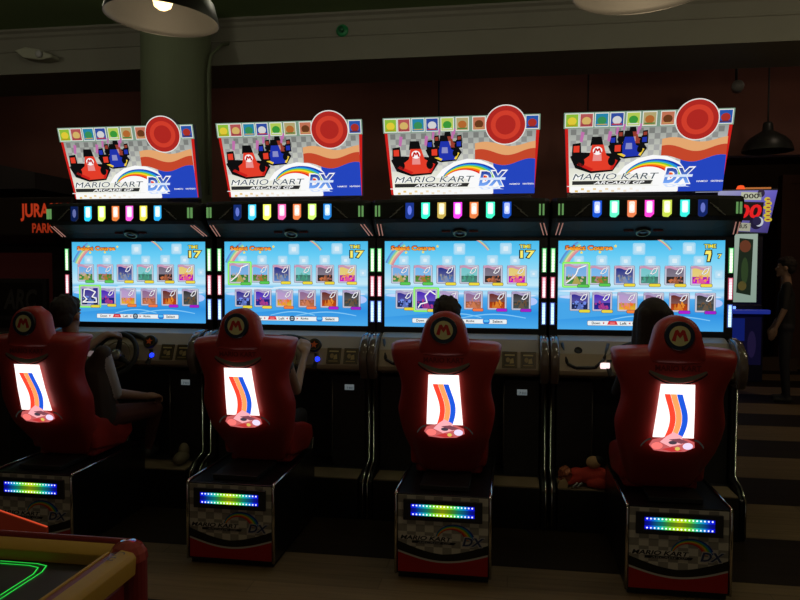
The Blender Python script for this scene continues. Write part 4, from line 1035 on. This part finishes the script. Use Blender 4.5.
def rail2():
    a, b = Vector((x1, y1-.095, 0)), Vector((x1, yb_+.05, 0)); n_ = Vector((-1, 0, 0))
    for prof, m, nm in (([(.0, TZ-.05), (-.004, TZ+.0), (.006, TZ+.014), (.042, TZ+.020), (.048, TZ+.014), (.048, TZ-.05)], ochre, 'rail'),
                        ([(.048, TZ-.05), (.048, TZ+.010), (.062, TZ+.006), (.076, TZ+.010), (.076, TZ-.05)], maroon, 'rail_edge'),
                        ([(.076, TZ-.05), (.076, TZ+.013), (.086, TZ+.012), (.094, TZ-.03), (.094, TZ-.05)], ochre, 'rail_lip')):
        bm = bmesh.new(); A = [bm.verts.new(a+n_*u+Vector((0, 0, z))) for u, z in prof]; Bq = [bm.verts.new(b+n_*u+Vector((0, 0, z))) for u, z in prof]; k = len(prof)
        bm.faces.new(A); bm.faces.new(Bq[::-1])
        for i in range(k): bm.faces.new((A[i], A[(i+1) % k], Bq[(i+1) % k], Bq[i]))
        mk(nm, bm, m, at, True, bevel=.003)
rail2()
P = Pic(lambda u, v, L: Vector((x1-.030+u, y1-.165+v, TZ+.0215+.0005*L)))
P.text('IC', -.018, -.012, .008, .012, rgb(40, 30, 10), 2, bold=.02); P.line([(.0+.016*math.cos(a*.4), .034+.014*math.sin(a*.4)) for a in range(13)], .003, rgb(60, 45, 15), 2)
P.build('rail_lettering', M['badge'], at)
bm = bmesh.new(); lathe(bm, [(0, .036), (.022, .033), (.040, .022), (.052, .004), (.055, -.018), (0, -.018)], (x1-.045, y1-.055, TZ-.004), n=14)
mk('corner_cap', bm, mat('red_glass_corner', (.55, .10, .09), .04, spec=1., coat=1.), at)
bm = bmesh.new(); lathe(bm, [(0, .31), (.052, .31), (.052, TZ-.022), (0, TZ-.022)], (x1-.045, y1-.055, 0), n=24)
mk('corner_post', bm, maroon, at, False)
fin = empty('score_fin', (-1.62, 2.0, 0), 'red translucent panel with a bright orange slanting edge behind the table rail', 'panel')
bm = bmesh.new(); prism(bm, [(-1.46, .79), (-1.9, .905), (-1.9, .55), (-1.46, .55)], 'y', 2.02, 2.032)
mk('fin_panel', bm, mat('red_orange_acrylic', (.13, .02, .01), .2, emit=(.5, .06, .02), es=.06), fin)
bm = bmesh.new(); tube(bm, [(-1.46, 2.026, .792), (-1.9, 2.026, .907)], .0018, 6); mk('lit_edge', bm, emis('orange_edge', rgb(235, 80, 45), .8), fin, True)
for fx in (-1.86, -1.50): mk('post', B(fx, fx+.04, 2.0, 2.02, 0, .56), M['black'], fin)

# ------------------------------------------------------------------ machine behind on the left
jx, jy = -5.1, 6.2
jp = empty('shooting_game_cabinet', (jx, jy+.6, 0), 'dark game cabinet with glowing orange letters behind the left end of the row', 'arcade machine')
k_ = mat('near_black_cabinet', (.018, .016, .016), .5, noise=(4, .3))
bm = bmesh.new(); prism(bm, [(jy, 0), (jy+1.3, 0), (jy+1.3, 2.3), (jy+.1, 2.3), (jy, 2.25), (jy+.02, 1.95), (jy+.45, 1.85), (jy+.45, .95), (jy, .9)], 'x', jx-.62, jx+.72)
mk('body', bm, k_, jp, bevel=.01)
mk('sign_board', B(jx-.5, jx+1.0, jy-.05, jy+.02, 1.93, 2.30), mat('dark_sign_board', (.03, .016, .012), .5), jp, bevel=.02)
P = Pic(lambda u, v, L: Vector((u, jy-.053-.0008*L, v))); oc = rgb(205, 62, 30)
P.text('JURASSIC', -4.655, 2.065, -4.115, 2.245, rgb(60, 10, 5), 0, bold=.06); P.text('JURASSIC', -4.65, 2.07, -4.12, 2.24, oc, 1, bold=.03)
P.build('sign_word', pic_mat('orange_sign_letters', .6), jp)
P = Pic(lambda u, v, L: Vector((u, jy-.053-.0008*L, v)))
P.text('PARK', -4.535, 1.955, -4.305, 2.055, rgb(60, 10, 5), 0, bold=.06); P.text('PARK', -4.53, 1.96, -4.31, 2.05, oc, 1, bold=.03)
P.build('sign_word', pic_mat('orange_sign_letters_lower', .4), jp)
mk('dim_screen', B(jx-.42, jx+.42, jy+.40, jy+.45, 1.10, 1.78), mat('dim_red_screen', (.03, .01, .01), .3, emit=(.30, .05, .04), es=.02), jp)
mk('shelf', B(jx-.55, jx+.6, jy-.04, jy+.4, .92, 1.0), mat('grey_shelf', (.10, .09, .09), .5), jp, bevel=.01)
P = Pic(lambda u, v, L: Vector((u, jy-.042-.0008*L, v)))
P.rect(-4.95, 1.12, -4.40, 1.52, rgb(50, 46, 46), 0); P.rect(-4.91, 1.16, -4.44, 1.48, rgb(22, 20, 20), 1); P.text('ARC', -4.86, 1.22, -4.5, 1.42, rgb(75, 70, 70), 2, bold=.03, shear=.2)
P.build('notice_board', M['badge'], jp, lambda bm: box(bm, -4.95, -4.40, jy-.041, jy+.0, 1.12, 1.52))
bm = bmesh.new(); tube(bm, [(-4.72, jy-.3, .0), (-4.72, jy-.3, .95), (-4.60, jy-.25, 1.12)], [.03, .03, .02], 8)
# green neon at the very left edge
tag(mk('neon_tube', tube(bmesh.new(), [(-3.885, 4.83, 1.02), (-3.885, 4.83, 1.28), (-3.885, 4.83, 1.83)], .012), emis('green_neon', rgb(60, 210, 130), 1.), smooth=True), 'green vertical neon tube at the left edge of the picture', 'light')
nt_ = empty('game_console_stand', (-3.85, 4.9, 0), 'dark stand with small yellow and red lights left of the leftmost seat', 'arcade machine')
mk('stand', B(-4.25, -3.72, 4.75, 5.1, 0, 1.02), k_, nt_, bevel=.01)
bm = bmesh.new(); tube(bm, [(-4.2, 4.74, .96), (-3.95, 4.74, .93), (-3.80, 4.74, .90), (-3.79, 4.74, .87), (-4.2, 4.74, .86)], .008)
mk('yellow_trim_light', bm, emis('yellow_trim', rgb(210, 140, 50), .7), nt_, True)

# ------------------------------------------------------------------ ticket machine, far right
rx0, rx1, ry = 2.95, 3.88, 10.9
rm = empty('ticket_game', (3.35, 11.3, 0), 'tall purple-blue ticket game with red digits on its sign behind the right end cabinet', 'arcade machine')
bm = bmesh.new(); prism(bm, [(ry, 0), (ry+.9, 0), (ry+.9, 2.2), (ry+.1, 2.2), (ry+.1, 1.12), (ry, 1.0)], 'x', rx0, rx1)
mk('body', bm, mat('deep_blue_laminate', (.012, .014, .06), .4), rm, bevel=.01)
P = Pic(lambda u, v, L: Vector((u, ry+.002-.002*L, v)))
P.poly([(rx0-.05, 2.22), (rx1+.02, 2.17), (4.02, 2.78), (rx0-.05, 2.78)], [rgb(120, 115, 160), rgb(70, 60, 130), rgb(105, 95, 200), rgb(180, 185, 200)], 0)
P.poly([(3.34, 2.21), (3.66, 2.19), (3.67, 2.31), (3.35, 2.33)], rgb(170, 170, 150), 2); P.text('BONUS', 3.38, 2.235, 3.62, 2.295, rgb(30, 30, 30), 3, bold=.02)
P.poly([(3.30, 2.36), (3.82, 2.34), (3.84, 2.61), (3.32, 2.63)], rgb(25, 12, 18), 2); P.text('100', 3.36, 2.38, 3.81, 2.58, rgb(240, 30, 35), 3, bold=.03, shear=.15)
P.poly([(3.52, 2.65), (3.80, 2.64), (3.81, 2.75), (3.53, 2.76)], rgb(190, 195, 170), 2); P.text('000', 3.56, 2.665, 3.77, 2.735, rgb(40, 40, 40), 3, bold=.02)
for k in range(6): P.disc(3.90-.015*(k % 2), 2.36+.058*k, .055-.006*(k % 3), .034, rgb(215, 190, 60), 3, 10); P.disc(3.90, 2.36+.058*k, .03, .010, rgb(150, 60, 60), 4, 8)
P.disc(3.74, 2.32, .09, .10, rgb(30, 25, 55), 2, 16); P.disc(3.78, 2.33, .06, .07, rgb(200, 205, 215), 3, 16); P.disc(3.75, 2.34, .06, .065, rgb(40, 35, 70), 4, 16)
P.disc(3.80, 2.74, .05, .06, rgb(40, 30, 60), 2, 14)
P.build('sign', pic_mat('lit_sign_print', .85), rm, lambda bm: prism(bm, [(rx0-.05, 2.20), (rx1+.02, 2.16), (4.03, 2.80), (rx0-.05, 2.80)], 'y', ry+.004, ry+.25))
bm = bmesh.new(); lathe(bm, [(0, .07), (.04, .06), (.06, .02), (.06, 0), (0, 0)], (3.55, ry+.1, 2.80), n=16); mk('beacon', bm, emis('orange_red_beacon', rgb(255, 90, 40), 1.), rm, True)
mk('beacon_bar', B(3.60, 3.95, ry+.05, ry+.1, 2.80, 2.83), emis('amber_bar', rgb(190, 110, 50), .8), rm)
P = Pic(lambda u, v, L: Vector((u, ry+.095-.002*L, v)))
P.rect(3.0, 1.16, rx1-.08, 2.16, rgb(150, 175, 160), 0, rgb(170, 190, 175)); P.rect(3.02, 1.2, 3.36, 2.1, rgb(18, 30, 24), 1)
P.poly([(3.52, 1.30), (3.72, 1.26), (3.74, 2.08), (3.55, 2.10)], rgb(30, 42, 30), 1); P.disc(3.63, 1.98, .08, .09, rgb(110, 60, 40), 2, 12); P.disc(3.63, 1.62, .05, .2, rgb(50, 70, 40), 2, 12); P.disc(3.6, 1.4, .06, .07, rgb(90, 80, 40), 2, 12)
rr = random.Random(3)
for k in range(22): P.disc(rr.uniform(3.05, 3.34), rr.uniform(1.22, 2.08), rr.uniform(.015, .035), rr.uniform(.02, .05), rgb(*[rr.choice((60, 120, 170))]*3) if k % 3 else rgb(30, 120, 60), 2, 8)
P.build('window_display', pic_mat('pale_green_display', .75), rm)
mk('blue_ledge', B(rx0, rx1+.05, ry-.12, ry+.02, 1.0, 1.06), mat('blue_glow_ledge', (.02, .03, .3), .3, emit=(.05, .1, 1), es=.2), rm, bevel=.01)
mk('blue_tube', tube(bmesh.new(), [(3.05, ry-.13, 1.09), (3.45, ry-.13, 1.09)], .02, 8), emis('blue_tube_light', (.15, .3, 1), 2.), rm, True)
P = Pic(lambda u, v, L: Vector((u, ry-.004-.002*L, v)))
P.rect(3.0, .25, 3.85, .95, rgb(20, 18, 55), 0); P.rect(3.45, .6, 3.62, .93, rgb(25, 45, 150), 1)
P.poly([(3.1, .30), (3.6, .34), (3.6, .42), (3.1, .38)], rgb(110, 90, 50), 1)
P.disc(3.36, .58, .10, .14, rgb(80, 60, 90), 1, 14); P.disc(3.2, .45, .08, .1, rgb(110, 90, 60), 1, 12); P.disc(3.72, .55, .06, .2, rgb(45, 35, 80), 1, 12)
P.build('front_print', pic_mat('dim_front_print', .35), rm)
rm.location.x -= .24; rm.location.z -= 0
struct('trim_5', B(2.6, 4.6, 12.2, 12.3, .0, .22), m_far)

# ------------------------------------------------------------------ light
w = bpy.data.worlds.new('world'); SC.world = w; w.use_nodes = True
bg = w.node_tree.nodes['Background']; bg.inputs[0].default_value = (.95, .85, .72, 1); bg.inputs[1].default_value = .055
def area(name, loc, rot, size, power, col):
    l = bpy.data.lights.new(name, 'AREA'); l.energy = power; l.color = col; l.shape = 'SQUARE'; l.size = size
    o = bpy.data.objects.new(name, l); COL.objects.link(o); o.location = loc; o.rotation_euler = rot; return o
def point(name, loc, p, col, r=.1):
    l = bpy.data.lights.new(name, 'POINT'); l.energy = p; l.color = col; l.shadow_soft_size = r
    o = bpy.data.objects.new(name, l); COL.objects.link(o); o.location = loc; return o
for lx in (-4.6, -2.8, -1.0, .8, 2.6, 4.4): point('beam_fill_light', (lx, 3.9, 3.45), 5, (1, .93, .72), .12)  # added lights without fixtures, out of view, to brighten the beam
for lx in (-5, -2.5, 0, 2.5, 5): point('rear_wall_fill_light', (lx, 6.5, 3.40), 1.4, (1, .8, .6), .05)  # added lights hidden behind the beam to lift the rear wall
# unseen warm fill lights added to brighten the hall
point('hall_fill_light', (2.6, 3.6, 2.9), 12, (1, .78, .5))
point('hall_fill_light', (4.2, 8.2, 3.4), 20, (1, .75, .45))
point('hall_fill_light', (-.5, -2.0, 2.9), 6, (1, .8, .55))
SC.view_settings.view_transform = 'Standard'; SC.view_settings.look = 'None'; SC.view_settings.gamma = 1; SC.view_settings.exposure = 0
SC.view_settings.use_curve_mapping = False
